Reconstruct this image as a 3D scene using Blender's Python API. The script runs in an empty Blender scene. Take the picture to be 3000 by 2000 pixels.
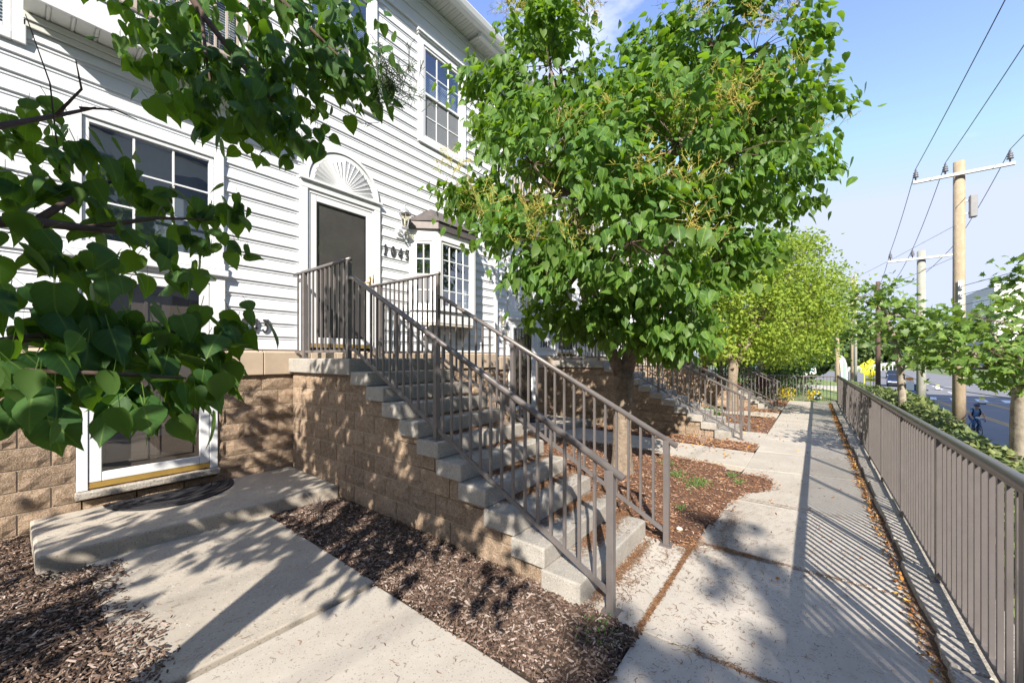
import bpy, math, random
import numpy as np
from mathutils import Vector, Matrix, noise
R = math.radians
random.seed(11)
sc = bpy.context.scene
COL = sc.collection

# ---------------------------------------------------------------- camera, sky, sun, exposure
cam = bpy.data.cameras.new("camera")
cam.sensor_width = 36.0
cam.lens = 36 * 1131.4 / 3000
cam.shift_y = 46 / 3000
cam.clip_start = 0.05
cam.clip_end = 3000
cam_o = bpy.data.objects.new("camera", cam)
COL.objects.link(cam_o)
cam_o.location = (0, 0, 1.70)
cam_o.rotation_euler = (R(90), 0, R(37.81 - 90))
sc.camera = cam_o

SUN_FROM = Vector((-1.7, -1.0, 1.38)).normalized()
sun_el = math.asin(SUN_FROM.z)
w = bpy.data.worlds.new("World")
sc.world = w
w.use_nodes = True
nt = w.node_tree
for n in list(nt.nodes):
    nt.nodes.remove(n)
def N(tree, t, **kw):
    n = tree.nodes.new(t)
    for k, v in kw.items():
        setattr(n, k, v)
    return n
out = N(nt, 'ShaderNodeOutputWorld')
bg = N(nt, 'ShaderNodeBackground')
sky = N(nt, 'ShaderNodeTexSky', sky_type='NISHITA')
sky.sun_disc = False
sky.sun_elevation = sun_el
sky.sun_rotation = math.atan2(SUN_FROM.x, SUN_FROM.y)
sky.altitude = 200
sky.air_density = 1.0
sky.dust_density = 0.25
sky.ozone_density = 2.0
# soft fair-weather clouds, the same all round the sky
tc = N(nt, 'ShaderNodeTexCoord')
mp = N(nt, 'ShaderNodeMapping')
mp.inputs['Scale'].default_value = (1.0, 1.0, 2.4)
mp.inputs['Location'].default_value = (0.41, 0.83, 0.2)
nz = N(nt, 'ShaderNodeTexNoise')
nz.inputs['Scale'].default_value = 2.1
nz.inputs['Detail'].default_value = 7
nz.inputs['Roughness'].default_value = 0.55
rp = N(nt, 'ShaderNodeValToRGB')
rp.color_ramp.elements[0].position = 0.58
rp.color_ramp.elements[1].position = 0.74
mx = N(nt, 'ShaderNodeMixRGB')
mx.inputs[2].default_value = (2.5, 2.5, 2.6, 1)
nt.links.new(tc.outputs['Generated'], mp.inputs[0])
nt.links.new(mp.outputs[0], nz.inputs['Vector'])
nt.links.new(nz.outputs['Fac'], rp.inputs[0])
nt.links.new(rp.outputs[0], mx.inputs[0])
tint = N(nt, 'ShaderNodeMixRGB', blend_type='MULTIPLY')
tint.inputs[0].default_value = 1.0
tint.inputs[2].default_value = (.69, .635, .78, 1)
cap = N(nt, 'ShaderNodeMixRGB', blend_type='DARKEN')      # no brighter than the photograph's pale horizon
cap.inputs[0].default_value = 1.0
cap.inputs[2].default_value = (1.36, 1.52, 1.95, 1)
nt.links.new(sky.outputs[0], tint.inputs[1])
nt.links.new(tint.outputs[0], cap.inputs[1])
nt.links.new(cap.outputs[0], mx.inputs[1])
nt.links.new(mx.outputs[0], bg.inputs[0])
bg.inputs[1].default_value = 0.15
nt.links.new(bg.outputs[0], out.inputs[0])

sun = bpy.data.lights.new("sun", 'SUN')
sun.energy = 2.8
sun.angle = R(0.53)
sun.color = (1.0, 0.93, 0.82)
sun_o = bpy.data.objects.new("sun", sun)
COL.objects.link(sun_o)
sun_o.rotation_euler = (-SUN_FROM).to_track_quat('-Z', 'Y').to_euler()

sc.view_settings.view_transform = 'Standard'
sc.view_settings.look = 'None'
sc.view_settings.exposure = 1.93
sc.view_settings.gamma = 1.0
sc.view_settings.use_curve_mapping = False
sc.render.engine = 'CYCLES'
sc.cycles.max_bounces = 7
sc.cycles.transparent_max_bounces = 12
sc.cycles.use_denoising = True

# ---------------------------------------------------------------- materials
MATS = {}
def mat(name, col, rough=0.7, var=0.0, scale=8.0, bump=0.0, bscale=60.0, metal=0.0, col2=None, speck=None, island=0.0,
        objvar=0.0, stain=None, spec=0.5, ramp=None, wave=None):
    """procedural principled material: large tone variation, specks, random tone per island / object, fine bump"""
    if name in MATS:
        return MATS[name]
    m = bpy.data.materials.new(name)
    m.use_nodes = True
    t = m.node_tree
    b = t.nodes['Principled BSDF']
    b.inputs['Roughness'].default_value = rough
    b.inputs['Metallic'].default_value = metal
    b.inputs['Specular IOR Level'].default_value = spec
    L = t.links.new
    geo = N(t, 'ShaderNodeNewGeometry')
    def rgb(c):
        n = N(t, 'ShaderNodeRGB'); n.outputs[0].default_value = (*c, 1); return n.outputs[0]
    cur = rgb(col)
    pos = geo.outputs['Position']
    def noise_(s, d=4, r=0.6):
        n = N(t, 'ShaderNodeTexNoise'); n.inputs['Scale'].default_value = s
        n.inputs['Detail'].default_value = d; n.inputs['Roughness'].default_value = r
        L(pos, n.inputs['Vector']); return n.outputs['Fac']
    def mix(fac, a, c, blend='MIX'):
        n = N(t, 'ShaderNodeMixRGB', blend_type=blend)
        if isinstance(fac, float): n.inputs[0].default_value = fac
        else: L(fac, n.inputs[0])
        L(a, n.inputs[1]); L(c, n.inputs[2]); return n.outputs[0]
    def rng(v, a, b_, c, d):
        n = N(t, 'ShaderNodeMapRange'); L(v, n.inputs[0])
        for i, x in enumerate((a, b_, c, d)): n.inputs[i + 1].default_value = x
        return n.outputs[0]
    if ramp:
        r = N(t, 'ShaderNodeValToRGB')
        e = r.color_ramp.elements
        while len(e) < len(ramp): e.new(0.5)
        for i, (p, c) in enumerate(ramp):
            e[i].position = p; e[i].color = (*c, 1)
        L(geo.outputs['Random Per Island'], r.inputs[0]); cur = r.outputs[0]
    if col2:
        cur = mix(rng(noise_(scale), 0.35, 0.65, 0, 1), cur, rgb(col2))
    if island or objvar:
        v = geo.outputs['Random Per Island'] if island else None
        if objvar:
            oi = N(t, 'ShaderNodeObjectInfo'); v = oi.outputs['Random']
        a = island or objvar
        k = rng(v, 0, 1, 1 - a, 1 + a)
        n = N(t, 'ShaderNodeMixRGB', blend_type='MULTIPLY'); n.inputs[0].default_value = 1
        L(cur, n.inputs[1]); L(k, n.inputs[2]); cur = n.outputs[0]
    if var:
        k = rng(noise_(scale, 5, 0.65), 0.3, 0.7, 1 - var, 1 + var)
        n = N(t, 'ShaderNodeMixRGB', blend_type='MULTIPLY'); n.inputs[0].default_value = 1
        L(cur, n.inputs[1]); L(k, n.inputs[2]); cur = n.outputs[0]
    if stain:
        c, s, lo, hi, amt = stain
        f = rng(noise_(s, 6, 0.7), lo, hi, 0, amt); cur = mix(f, cur, rgb(c))
    if speck:
        c, s, thr = speck
        vo = N(t, 'ShaderNodeTexVoronoi'); vo.inputs['Scale'].default_value = s; L(pos, vo.inputs['Vector'])
        sp = N(t, 'ShaderNodeSeparateColor'); L(vo.outputs['Color'], sp.inputs[0])
        f = rng(sp.outputs[0], thr, thr + 0.02, 0, 0.75); cur = mix(f, cur, rgb(c))
        f2 = rng(sp.outputs[1], thr + 0.05, thr + 0.07, 0, 0.5); cur = mix(f2, cur, rgb(tuple(min(0.8, x * 1.9) for x in col)))
    if wave:
        wv = N(t, 'ShaderNodeTexWave', bands_direction=wave[0]); wv.inputs['Scale'].default_value = wave[1]
        wv.inputs['Distortion'].default_value = wave[2]; wv.inputs['Detail'].default_value = 3
        L(pos, wv.inputs['Vector'])
        cur = mix(rng(wv.outputs['Fac'], 0, 1, 0, wave[4]), cur, rgb(wave[3]))
    L(cur, b.inputs['Base Color'])
    if bump:
        bn = N(t, 'ShaderNodeBump'); bn.inputs['Strength'].default_value = bump; bn.inputs['Distance'].default_value = 0.02
        L(noise_(bscale, 6, 0.7), bn.inputs['Height']); L(bn.outputs[0], b.inputs['Normal'])
    MATS[name] = m
    return m

def leaf_mat(name, c1, c2, trans, tmix=0.42, rough=0.45, veins=True, under=None, spec=0.4):
    m = bpy.data.materials.new(name); m.use_nodes = True
    t = m.node_tree; L = t.links.new
    b = t.nodes['Principled BSDF']; o = t.nodes['Material Output']
    b.inputs['Roughness'].default_value = rough
    b.inputs['Specular IOR Level'].default_value = spec
    geo = N(t, 'ShaderNodeNewGeometry'); oi = N(t, 'ShaderNodeObjectInfo')
    ad = N(t, 'ShaderNodeMath', operation='ADD'); fr = N(t, 'ShaderNodeMath', operation='FRACT')
    L(geo.outputs['Random Per Island'], ad.inputs[0]); L(oi.outputs['Random'], ad.inputs[1]); L(ad.outputs[0], fr.inputs[0])
    mxc = N(t, 'ShaderNodeMixRGB'); L(fr.outputs[0], mxc.inputs[0])
    mxc.inputs[1].default_value = (*c1, 1); mxc.inputs[2].default_value = (*c2, 1)
    cur = mxc.outputs[0]
    ln = N(t, 'ShaderNodeTexNoise'); ln.inputs['Scale'].default_value = 22; ln.inputs['Detail'].default_value = 3
    L(geo.outputs['Position'], ln.inputs['Vector'])
    lr_ = N(t, 'ShaderNodeMapRange'); L(ln.outputs['Fac'], lr_.inputs[0])
    for i, x in enumerate((.3, .7, .72, 1.28)): lr_.inputs[i + 1].default_value = x
    lm_ = N(t, 'ShaderNodeMixRGB', blend_type='MULTIPLY'); lm_.inputs[0].default_value = 1; L(cur, lm_.inputs[1]); L(lr_.outputs[0], lm_.inputs[2]); cur = lm_.outputs[0]
    if veins:
        uv = N(t, 'ShaderNodeUVMap'); sx = N(t, 'ShaderNodeSeparateXYZ'); L(uv.outputs[0], sx.inputs[0])
        ab = N(t, 'ShaderNodeMath', operation='ABSOLUTE'); L(sx.outputs[0], ab.inputs[0])
        r1 = N(t, 'ShaderNodeMapRange'); L(ab.outputs[0], r1.inputs[0])
        for i, x in enumerate((0.006, 0.028, 0.75, 0.0)): r1.inputs[i + 1].default_value = x
        k = N(t, 'ShaderNodeMath', operation='MULTIPLY_ADD'); L(ab.outputs[0], k.inputs[0]); k.inputs[1].default_value = -0.75
        L(sx.outputs[1], k.inputs[2])
        ml = N(t, 'ShaderNodeMath', operation='MULTIPLY'); L(k.outputs[0], ml.inputs[0]); ml.inputs[1].default_value = 7.0
        fc = N(t, 'ShaderNodeMath', operation='PINGPONG'); L(ml.outputs[0], fc.inputs[0]); fc.inputs[1].default_value = 0.5
        r2 = N(t, 'ShaderNodeMapRange'); L(fc.outputs[0], r2.inputs[0])
        for i, x in enumerate((0.0, 0.09, 0.28, 0.0)): r2.inputs[i + 1].default_value = x
        mm = N(t, 'ShaderNodeMath', operation='MAXIMUM'); L(r1.outputs[0], mm.inputs[0]); L(r2.outputs[0], mm.inputs[1])
        mv = N(t, 'ShaderNodeMixRGB'); L(mm.outputs[0], mv.inputs[0]); L(cur, mv.inputs[1])
        mv.inputs[2].default_value = (min(1, c2[0] * 2.6 + .03), min(1, c2[1] * 1.9 + .03), c2[2] * 1.6, 1)
        cur = mv.outputs[0]
    if under:
        mu = N(t, 'ShaderNodeMixRGB'); L(geo.outputs['Backfacing'], mu.inputs[0]); L(cur, mu.inputs[1])
        mu.inputs[2].default_value = (*under, 1); cur = mu.outputs[0]
    L(cur, b.inputs['Base Color'])
    tr = N(t, 'ShaderNodeBsdfTranslucent'); tr.inputs[0].default_value = (*trans, 1)
    ms = N(t, 'ShaderNodeMixShader'); ms.inputs[0].default_value = tmix
    L(b.outputs[0], ms.inputs[1]); L(tr.outputs[0], ms.inputs[2]); L(ms.outputs[0], o.inputs['Surface'])
    MATS[name] = m
    return m

def glass_mat(name, tint=(0.85, 0.9, 0.92), ior=1.75, rough=0.0):
    m = bpy.data.materials.new(name); m.use_nodes = True
    t = m.node_tree; L = t.links.new
    t.nodes.remove(t.nodes['Principled BSDF']); o = t.nodes['Material Output']
    tr = N(t, 'ShaderNodeBsdfTransparent'); tr.inputs[0].default_value = (*tint, 1)
    gl = N(t, 'ShaderNodeBsdfGlossy'); gl.inputs['Roughness'].default_value = rough
    # Schlick reflectance, the same from both sides of the pane
    g0 = N(t, 'ShaderNodeNewGeometry'); dt = N(t, 'ShaderNodeVectorMath', operation='DOT_PRODUCT')
    L(g0.outputs['Normal'], dt.inputs[0]); L(g0.outputs['Incoming'], dt.inputs[1])
    ab = N(t, 'ShaderNodeMath', operation='ABSOLUTE'); L(dt.outputs['Value'], ab.inputs[0])
    om = N(t, 'ShaderNodeMath', operation='SUBTRACT'); om.inputs[0].default_value = 1.0; L(ab.outputs[0], om.inputs[1])
    pw_ = N(t, 'ShaderNodeMath', operation='POWER'); L(om.outputs[0], pw_.inputs[0]); pw_.inputs[1].default_value = 5.0
    f0 = ((ior - 1) / (ior + 1)) ** 2
    fr = N(t, 'ShaderNodeMath', operation='MULTIPLY_ADD'); L(pw_.outputs[0], fr.inputs[0]); fr.inputs[1].default_value = 1 - f0; fr.inputs[2].default_value = f0
    nzz = N(t, 'ShaderNodeTexNoise'); nzz.inputs['Scale'].default_value = 2.0
    gg = N(t, 'ShaderNodeNewGeometry'); L(gg.outputs['Position'], nzz.inputs['Vector'])
    bp = N(t, 'ShaderNodeBump'); bp.inputs['Strength'].default_value = 0.02; bp.inputs['Distance'].default_value = 0.1
    L(nzz.outputs['Fac'], bp.inputs['Height']); L(bp.outputs[0], gl.inputs['Normal'])
    ms = N(t, 'ShaderNodeMixShader'); L(fr.outputs[0], ms.inputs[0]); L(tr.outputs[0], ms.inputs[1]); L(gl.outputs[0], ms.inputs[2])
    L(ms.outputs[0], o.inputs['Surface']); MATS[name] = m
    return m

M_SIDING = mat('siding_vinyl', (.66, .675, .71), .5, var=.03, scale=.9, stain=((.46, .44, .39), 2.2, .55, .8, .28), bump=.05, bscale=14, objvar=.015)
M_TRIM = mat('white_trim', (.68, .69, .71), .45, var=.03, scale=2.0, stain=((.5, .46, .4), 5, .62, .85, .25))
M_SOFFIT = mat('soffit', (.62, .63, .60), .5, var=.05, scale=2.0, stain=((.2, .2, .18), 6, .62, .9, .35))
M_BLOCK = mat('split_block', (.265, .185, .118), .95, var=.24, scale=22, bump=1.0, bscale=70, objvar=.18, stain=((.15, .10, .075), 1.6, .5, .8, .55), col2=(.31, .225, .16), speck=((.42, .35, .28), 160, .86))
M_MORTAR = mat('mortar', (.40, .33, .26), .95, var=.15, scale=12, bump=.3)
M_CAP = mat('cap_stone', (.40, .315, .235), .85, var=.1, scale=4, bump=.12, bscale=90, objvar=.08)
M_STEP = mat('step_concrete', (.335, .31, .275), .92, var=.14, scale=5, bump=.5, bscale=110, speck=((.21, .20, .19), 140, .9), stain=((.19, .165, .14), 3.5, .5, .8, .6))
M_CONC = mat('path_concrete', (.375, .335, .28), .92, var=.10, scale=2.2, bump=.22, bscale=140, speck=((.2, .17, .14), 130, .93), stain=((.22, .185, .15), 1.7, .46, .8, .5), objvar=.05)
M_CONC2 = mat('walk_concrete', (.41, .372, .322), .92, var=.09, scale=1.6, bump=.2, bscale=150, speck=((.22, .19, .16), 150, .94), stain=((.25, .21, .17), 1.3, .46, .8, .5), objvar=.05)
M_CURB = mat('curb_concrete', (.35, .32, .28), .95, var=.16, scale=6, bump=.6, bscale=60, speck=((.18, .16, .14), 90, .85))
M_METAL = mat('bronze_metal', (.150, .134, .130), .38, var=.08, scale=7, metal=.25, stain=((.22, .2, .19), 14, .66, .85, .35))
M_DARK = mat('screen_dark', (.075, .070, .069), .45, var=.14, scale=1.3, stain=((.11, .105, .10), 2.2, .45, .8, .6))
M_INDOOR = mat('inner_door_paint', (.13, .115, .105), .5, var=.1, scale=3)
M_INT = mat('interior', (.17, .19, .215), .9, var=.1)
M_BLIND = mat('blind', (.60, .63, .68), .7, var=.04, scale=3)
M_CURTAIN = mat('curtain', (.16, .17, .2), .9, var=.3, scale=9)
M_SCREEN = mat('insect_screen', (.17, .18, .20), .8, var=.1, scale=30)
M_BRASS = mat('brass', (.55, .36, .10), .35, metal=.6, var=.1)
M_COPPER = mat('copper_roof', (.125, .108, .105), .5, var=.15, scale=6, metal=.3, stain=((.3, .22, .2), 9, .55, .8, .5))
M_LAMP = mat('lamp_metal', (.50, .51, .54), .3, metal=.6, var=.1, scale=20)
M_DIGIT = mat('digit_metal', (.055, .057, .062), .45, metal=.2, var=.1)
M_RUBBER = mat('rubber_mat', (.016, .016, .02), .75, var=.2, scale=30, bump=.5, bscale=120)
M_SOIL = mat('mulch_soil', (.040, .026, .019), .95, var=.4, scale=14, bump=.8, bscale=50)
M_CHIP = mat('mulch_chip', (.1, .06, .05), .9, ramp=[(0, (.028, .017, .012)), (.35, (.072, .043, .030)), (.62, (.135, .085, .060)), (.84, (.21, .15, .115)), (.96, (.36, .29, .25))])
M_CHIP2 = mat('mulch_chip_red', (.1, .06, .05), .9, ramp=[(0, (.075, .034, .020)), (.35, (.18, .088, .044)), (.72, (.29, .150, .078)), (.93, (.38, .23, .15)), (.97, (.48, .38, .31))])
M_SOIL2 = mat('red_mulch_soil', (.12, .058, .034), .95, var=.35, scale=20, bump=.8, bscale=60)
M_NEEDLE = mat('litter', (.15, .07, .03), .9, ramp=[(0, (.07, .032, .014)), (.5, (.17, .075, .028)), (.85, (.26, .125, .05)), (.97, (.34, .2, .1))])
M_FALLEN = mat('fallen_leaf', (.3, .12, .02), .8, ramp=[(0, (.13, .045, .012)), (.4, (.30, .11, .018)), (.75, (.42, .19, .03)), (.95, (.5, .3, .06))])
M_BARK = mat('bark', (.20, .155, .115), .95, var=.35, scale=16, bump=1.0, bscale=34, stain=((.33, .27, .21), 7, .5, .7, .55))
M_TWIG = mat('twig', (.085, .055, .042), .9, var=.3, scale=20)
M_BARK_PALE = mat('pale_bark', (.30, .26, .205), .9, var=.3, scale=7, stain=((.16, .13, .1), 9, .5, .62, .8), bump=.4, bscale=30)
M_POLE = mat('pole_wood', (.35, .285, .20), .9, var=.16, scale=5, wave=('X', 6, 6, (.28, .2, .12), .5))
M_POLE_G = mat('pole_wood_grey', (.30, .29, .25), .9, var=.15, scale=5, stain=((.25, .3, .25), 3, .4, .7, .5))
M_POLE_B = mat('pole_wood_brown', (.10, .062, .045), .9, var=.2, scale=5)
M_WIRE = mat('wire', (.10, .11, .15), .6)
M_INSUL = mat('insulator', (.10, .10, .12), .4)
M_ASPH = mat('asphalt', (.165, .166, .175), .9, var=.10, scale=.35, bump=.2, bscale=60, stain=((.10, .10, .105), .8, .55, .8, .5))
M_PAINT_W = mat('road_white', (.70, .70, .70), .8, var=.08, scale=3)
M_PAINT_Y = mat('road_yellow', (.62, .36, .05), .8, var=.1, scale=3)
M_GRASS = mat('lawn', (.115, .17, .045), .95, var=.2, scale=1.2, bump=.5, bscale=30, col2=(.16, .21, .07))
M_FIELD = mat('field', (.09, .13, .04), .95, var=.2, scale=.08, col2=(.12, .15, .06))
M_PANEL = mat('office_panel', (.62, .60, .57), .7, var=.06, scale=.08)
M_PANEL2 = mat('office_panel_grey', (.45, .45, .48), .7, var=.06, scale=.08)
M_STRIP = mat('window_strip', (.12, .14, .2), .2)
M_YELLOW = mat('sign_yellow', (.62, .58, .03), .5)
M_BLACK = mat('black', (.012, .012, .013), .5)
M_WHITE = mat('white', (.75, .75, .75), .5)
M_GREEN = mat('sign_green', (.012, .07, .04), .4)
M_BROWN = mat('beige_metal', (.42, .36, .30), .5)
M_GALV = mat('galvanised', (.52, .52, .52), .5, var=.08, scale=2)
M_TERRA = mat('terracotta', (.42, .12, .055), .8, var=.1, scale=12)
M_GLASS = glass_mat('window_glass', (.80, .86, .90), 3.2)
M_GLASS2 = glass_mat('storm_glass', (.75, .73, .7), 2.1)
M_GLASS3 = glass_mat('door_glass', (.92, .92, .92), 1.55)
M_LAMPGL = glass_mat('lamp_glass', (.9, .86, .72), 1.5)  # yellowish tint stands in for the glint of the lit bulb

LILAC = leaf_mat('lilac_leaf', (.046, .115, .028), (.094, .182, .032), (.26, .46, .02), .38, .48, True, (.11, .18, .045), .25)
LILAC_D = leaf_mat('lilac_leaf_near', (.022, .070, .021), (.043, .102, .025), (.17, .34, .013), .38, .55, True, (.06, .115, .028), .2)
MAPLE = leaf_mat('maple_leaf', (.080, .165, .034), (.16, .25, .055), (.28, .44, .03), .38, .45, True, (.10, .16, .06))
YELLOWG = leaf_mat('yellow_green_leaf', (.14, .235, .04), (.31, .38, .06), (.46, .58, .06), .44, .6, False, None, .15)
WOODS = leaf_mat('woods_leaf', (.06, .11, .035), (.13, .18, .055), (.2, .28, .04), .3, .6, False)
WOODS2 = leaf_mat('woods_leaf_dark', (.035, .07, .03), (.07, .115, .04), (.12, .2, .03), .3, .6, False)
VINE = leaf_mat('vine_leaf', (.085, .135, .040), (.24, .26, .095), (.22, .32, .05), .3, .5, False, (.14, .18, .08))
WEED = leaf_mat('weed_leaf', (.07, .17, .04), (.13, .26, .07), (.2, .4, .05), .3, .5, False)
PURPLE = leaf_mat('purple_leaf', (.03, .012, .018), (.07, .025, .035), (.12, .03, .04), .3, .5, False)
FLOWER = leaf_mat('yellow_flower', (.65, .50, .02), (.8, .65, .05), (.6, .5, .02), .3, .6, False)
PANICLE = mat('panicle', (.30, .29, .05), .8, ramp=[(0, (.17, .19, .03)), (.5, (.32, .31, .05)), (.85, (.42, .36, .07)), (.95, (.36, .2, .06))])
SHOOT = mat('dark_shoot', (.05, .075, .03), .8)

# ---------------------------------------------------------------- helpers
class MB:
    """collects shapes in world (or local) coordinates and links them as ONE mesh object"""
    def __init__(s, T=None):
        s.v = []; s.f = []; s.T = T
    def add(s, vs, fs):
        o = len(s.v)
        if s.T is not None:
            vs = [tuple(s.T @ Vector(p)) for p in vs]
        s.v += [tuple(p) for p in vs]; s.f += [tuple(o + i for i in f) for f in fs]
        return s
    def box(s, x0, x1, y0, y1, z0, z1):
        return s.add([(x0, y0, z0), (x1, y0, z0), (x1, y1, z0), (x0, y1, z0), (x0, y0, z1), (x1, y0, z1), (x1, y1, z1), (x0, y1, z1)],
                     [(0, 3, 2, 1), (4, 5, 6, 7), (0, 1, 5, 4), (1, 2, 6, 5), (2, 3, 7, 6), (3, 0, 4, 7)])
    def bar(s, a, b, wd, ht, up=(0, 0, 1)):
        """rectangular bar from a to b"""
        a = Vector(a); b = Vector(b); d = (b - a).normalized(); up = Vector(up)
        sd = d.cross(up)
        if sd.length < 1e-4: sd = d.cross(Vector((1, 0, 0)))
        sd.normalize(); u = sd.cross(d).normalized()
        sd *= wd / 2; u *= ht / 2
        vs = [p + i * sd + j * u for p in (a, b) for i, j in ((-1, -1), (1, -1), (1, 1), (-1, 1))]
        return s.add(vs, [(0, 1, 2, 3), (7, 6, 5, 4), (0, 4, 5, 1), (1, 5, 6, 2), (2, 6, 7, 3), (3, 7, 4, 0)])
    def tube(s, pts, rad, n=8, cap=True, jit=0.0):
        pts = [Vector(p) for p in pts]
        if not isinstance(rad, (list, tuple)): rad = [rad] * len(pts)
        vs = []; fs = []
        prev = None
        for i, p in enumerate(pts):
            d = (pts[min(i + 1, len(pts) - 1)] - pts[max(i - 1, 0)])
            if d.length < 1e-6: d = Vector((0, 0, 1))
            d.normalize()
            if prev is None:
                a = d.cross(Vector((0.31, 0.77, 0.12)));
                if a.length < 1e-3: a = d.cross(Vector((1, 0, 0)))
            else:
                a = prev - prev.dot(d) * d
            a.normalize(); prev = a; b = d.cross(a)
            for k in range(n):
                t = 2 * math.pi * k / n
                rr = rad[i] * (1 + (random.uniform(-jit, jit) if jit else 0))
                vs.append(p + rr * (math.cos(t) * a + math.sin(t) * b))
        for i in range(len(pts) - 1):
            for k in range(n):
                k2 = (k + 1) % n
                fs.append((i * n + k, i * n + k2, (i + 1) * n + k2, (i + 1) * n + k))
        if cap:
            fs.append(tuple(range(n))[::-1]); fs.append(tuple((len(pts) - 1) * n + k for k in range(n)))
        return s.add(vs, fs)
    def lathe(s, prof, c, n=12):
        vs = []; fs = []
        for r, z in prof:
            for k in range(n):
                t = 2 * math.pi * k / n
                vs.append((c[0] + r * math.cos(t), c[1] + r * math.sin(t), c[2] + z))
        for i in range(len(prof) - 1):
            for k in range(n):
                k2 = (k + 1) % n
                fs.append((i * n + k, i * n + k2, (i + 1) * n + k2, (i + 1) * n + k))
        fs.append(tuple(range(n))[::-1]); fs.append(tuple((len(prof) - 1) * n + k for k in range(n)))
        return s.add(vs, fs)
    def prism(s, poly, z0, z1):
        n = len(poly)
        return s.add([(x, y, z0) for x, y in poly] + [(x, y, z1) for x, y in poly],
                     [tuple(range(n))[::-1], tuple(range(n, 2 * n))] + [(i, (i + 1) % n, n + (i + 1) % n, n + i) for i in range(n)])
    def prism_y(s, poly, y0, y1):
        n = len(poly)
        return s.add([(x, y0, z) for x, z in poly] + [(x, y1, z) for x, z in poly],
                     [tuple(range(n)), tuple(range(n, 2 * n))[::-1]] + [(i, n + i, n + (i + 1) % n, (i + 1) % n) for i in range(n)])
    def quad(s, *p):
        return s.add(p, [tuple(range(len(p)))])
    def mesh(s, name, m, smooth=False):
        me = bpy.data.meshes.new(name)
        me.from_pydata(s.v, [], s.f)
        if m: me.materials.append(m)
        if smooth:
            me.polygons.foreach_set('use_smooth', [True] * len(me.polygons))
        me.update()
        return me
    def build(s, name, m, parent=None, smooth=False, bevel=0.0, **props):
        return link(name, s.mesh(name, m, smooth), parent, bevel, **props)

def link(name, me, parent=None, bevel=0.0, loc=None, rot=None, scale=None, **props):
    o = bpy.data.objects.new(name, me)
    COL.objects.link(o)
    if loc is not None: o.location = loc
    if rot is not None: o.rotation_euler = rot
    if scale is not None: o.scale = scale
    if parent is not None: adopt(o, parent)
    if bevel:
        b = o.modifiers.new('bevel', 'BEVEL'); b.width = bevel; b.segments = 2; b.limit_method = 'ANGLE'; b.angle_limit = R(40)
    for k, v in props.items(): o[k] = v
    return o

INV = {}
def adopt(o, parent):
    o.parent = parent
    o.matrix_parent_inverse = INV.get(parent.name, Matrix.Identity(4))

def thing(name, label, cat, loc=(0, 0, 0), group=None, local=False, rotz=0):
    o = bpy.data.objects.new(name, None)
    COL.objects.link(o)
    o.location = loc; o.rotation_euler = (0, 0, rotz)
    o.empty_display_size = .2
    o['label'] = label; o['category'] = cat
    if group: o['group'] = group
    if not local: INV[o.name] = Matrix.Translation(-Vector(loc))
    return o

def copy_tree(root, off, label):
    r = root.copy(); COL.objects.link(r)
    r.location = root.location + Vector(off); r['label'] = label
    def kids(src, dst):
        for ch in list(src.children):
            c = ch.copy(); COL.objects.link(c)
            c.parent = dst; c.matrix_parent_inverse = ch.matrix_parent_inverse
            kids(ch, c)
    kids(root, r)
    return r

def gz(x):
    return 0.0 if x < 3 else -.012 * (x - 3)

def smoothstep(t):
    t = max(0, min(1, t)); return t * t * (3 - 2 * t)

def nrm(a):
    return a / np.maximum(np.linalg.norm(a, axis=1, keepdims=True), 1e-6)

# leaf templates: base at the origin, tip along +Y, upper side +Z
def tpl(rows, tip, fold=.28, curl=.22):
    v = []; f = []
    for (wd, yl, ym) in rows:
        zc = -curl * ym * ym
        v += [(-wd, yl, -fold * wd + zc), (0, ym, zc), (wd, yl, -fold * wd + zc)]
    v.append((0, tip, -curl * tip * tip))
    for i in range(len(rows) - 1):
        a = 3 * i; b = a + 3
        f += [(a, a + 1, b + 1, b), (a + 1, a + 2, b + 2, b + 1)]
    a = 3 * (len(rows) - 1); t = len(v) - 1
    f += [(a, a + 1, t), (a + 1, a + 2, t)]
    f = [tuple(reversed(q)) for q in f]
    f = [tuple(reversed(q)) for q in f]
    return np.array(v, float), f
HEART = tpl([(.16, -.03, .03), (.33, .04, .08), (.405, .24, .26), (.36, .46, .47), (.235, .68, .68), (.09, .86, .87)], 1.06)
HEARTS = [HEART, tpl([(.15, -.02, .03), (.30, .05, .09), (.37, .24, .26), (.33, .46, .47), (.21, .68, .68), (.08, .86, .87)], 1.10, .52, .10), tpl([(.17, -.04, .02), (.36, .03, .08), (.44, .25, .27), (.39, .47, .48), (.26, .69, .69), (.10, .86, .87)], 1.0, .10, .42)]
def stalk(t_):
    v, f = t_; k = len(v)
    return np.vstack([v, [(-.011, -.36, .10), (.011, -.36, .10), (.013, .05, .0), (-.013, .05, .0)]]), f + [(k, k + 1, k + 2, k + 3)]
HEARTS = [stalk(t_) for t_ in HEARTS]
HEART2 = tpl([(.17, -.03, .04), (.39, .14, .18), (.34, .48, .48), (.15, .78, .78)], 1.05)
OVAL = tpl([(.05, .02, .02), (.27, .35, .35), (.18, .72, .72)], 1.0, .2, .15)
def maple():
    pts = [(0, 0), (.16, .02), (.52, -.05), (.36, .2), (.60, .42), (.30, .50), (.30, .66), (.12, .70), (0, 1.0)]
    pts = pts + [(-x, y) for x, y in reversed(pts[1:-1])]
    v = [(0, .35, .0)] + [(x, y, -.18 * abs(x) - .12 * y * y) for x, y in pts]
    n = len(pts)
    return np.array(v, float), [(0, 1 + i, 1 + (i + 1) % n) for i in range(n)]
MAPLE_T = maple()
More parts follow.
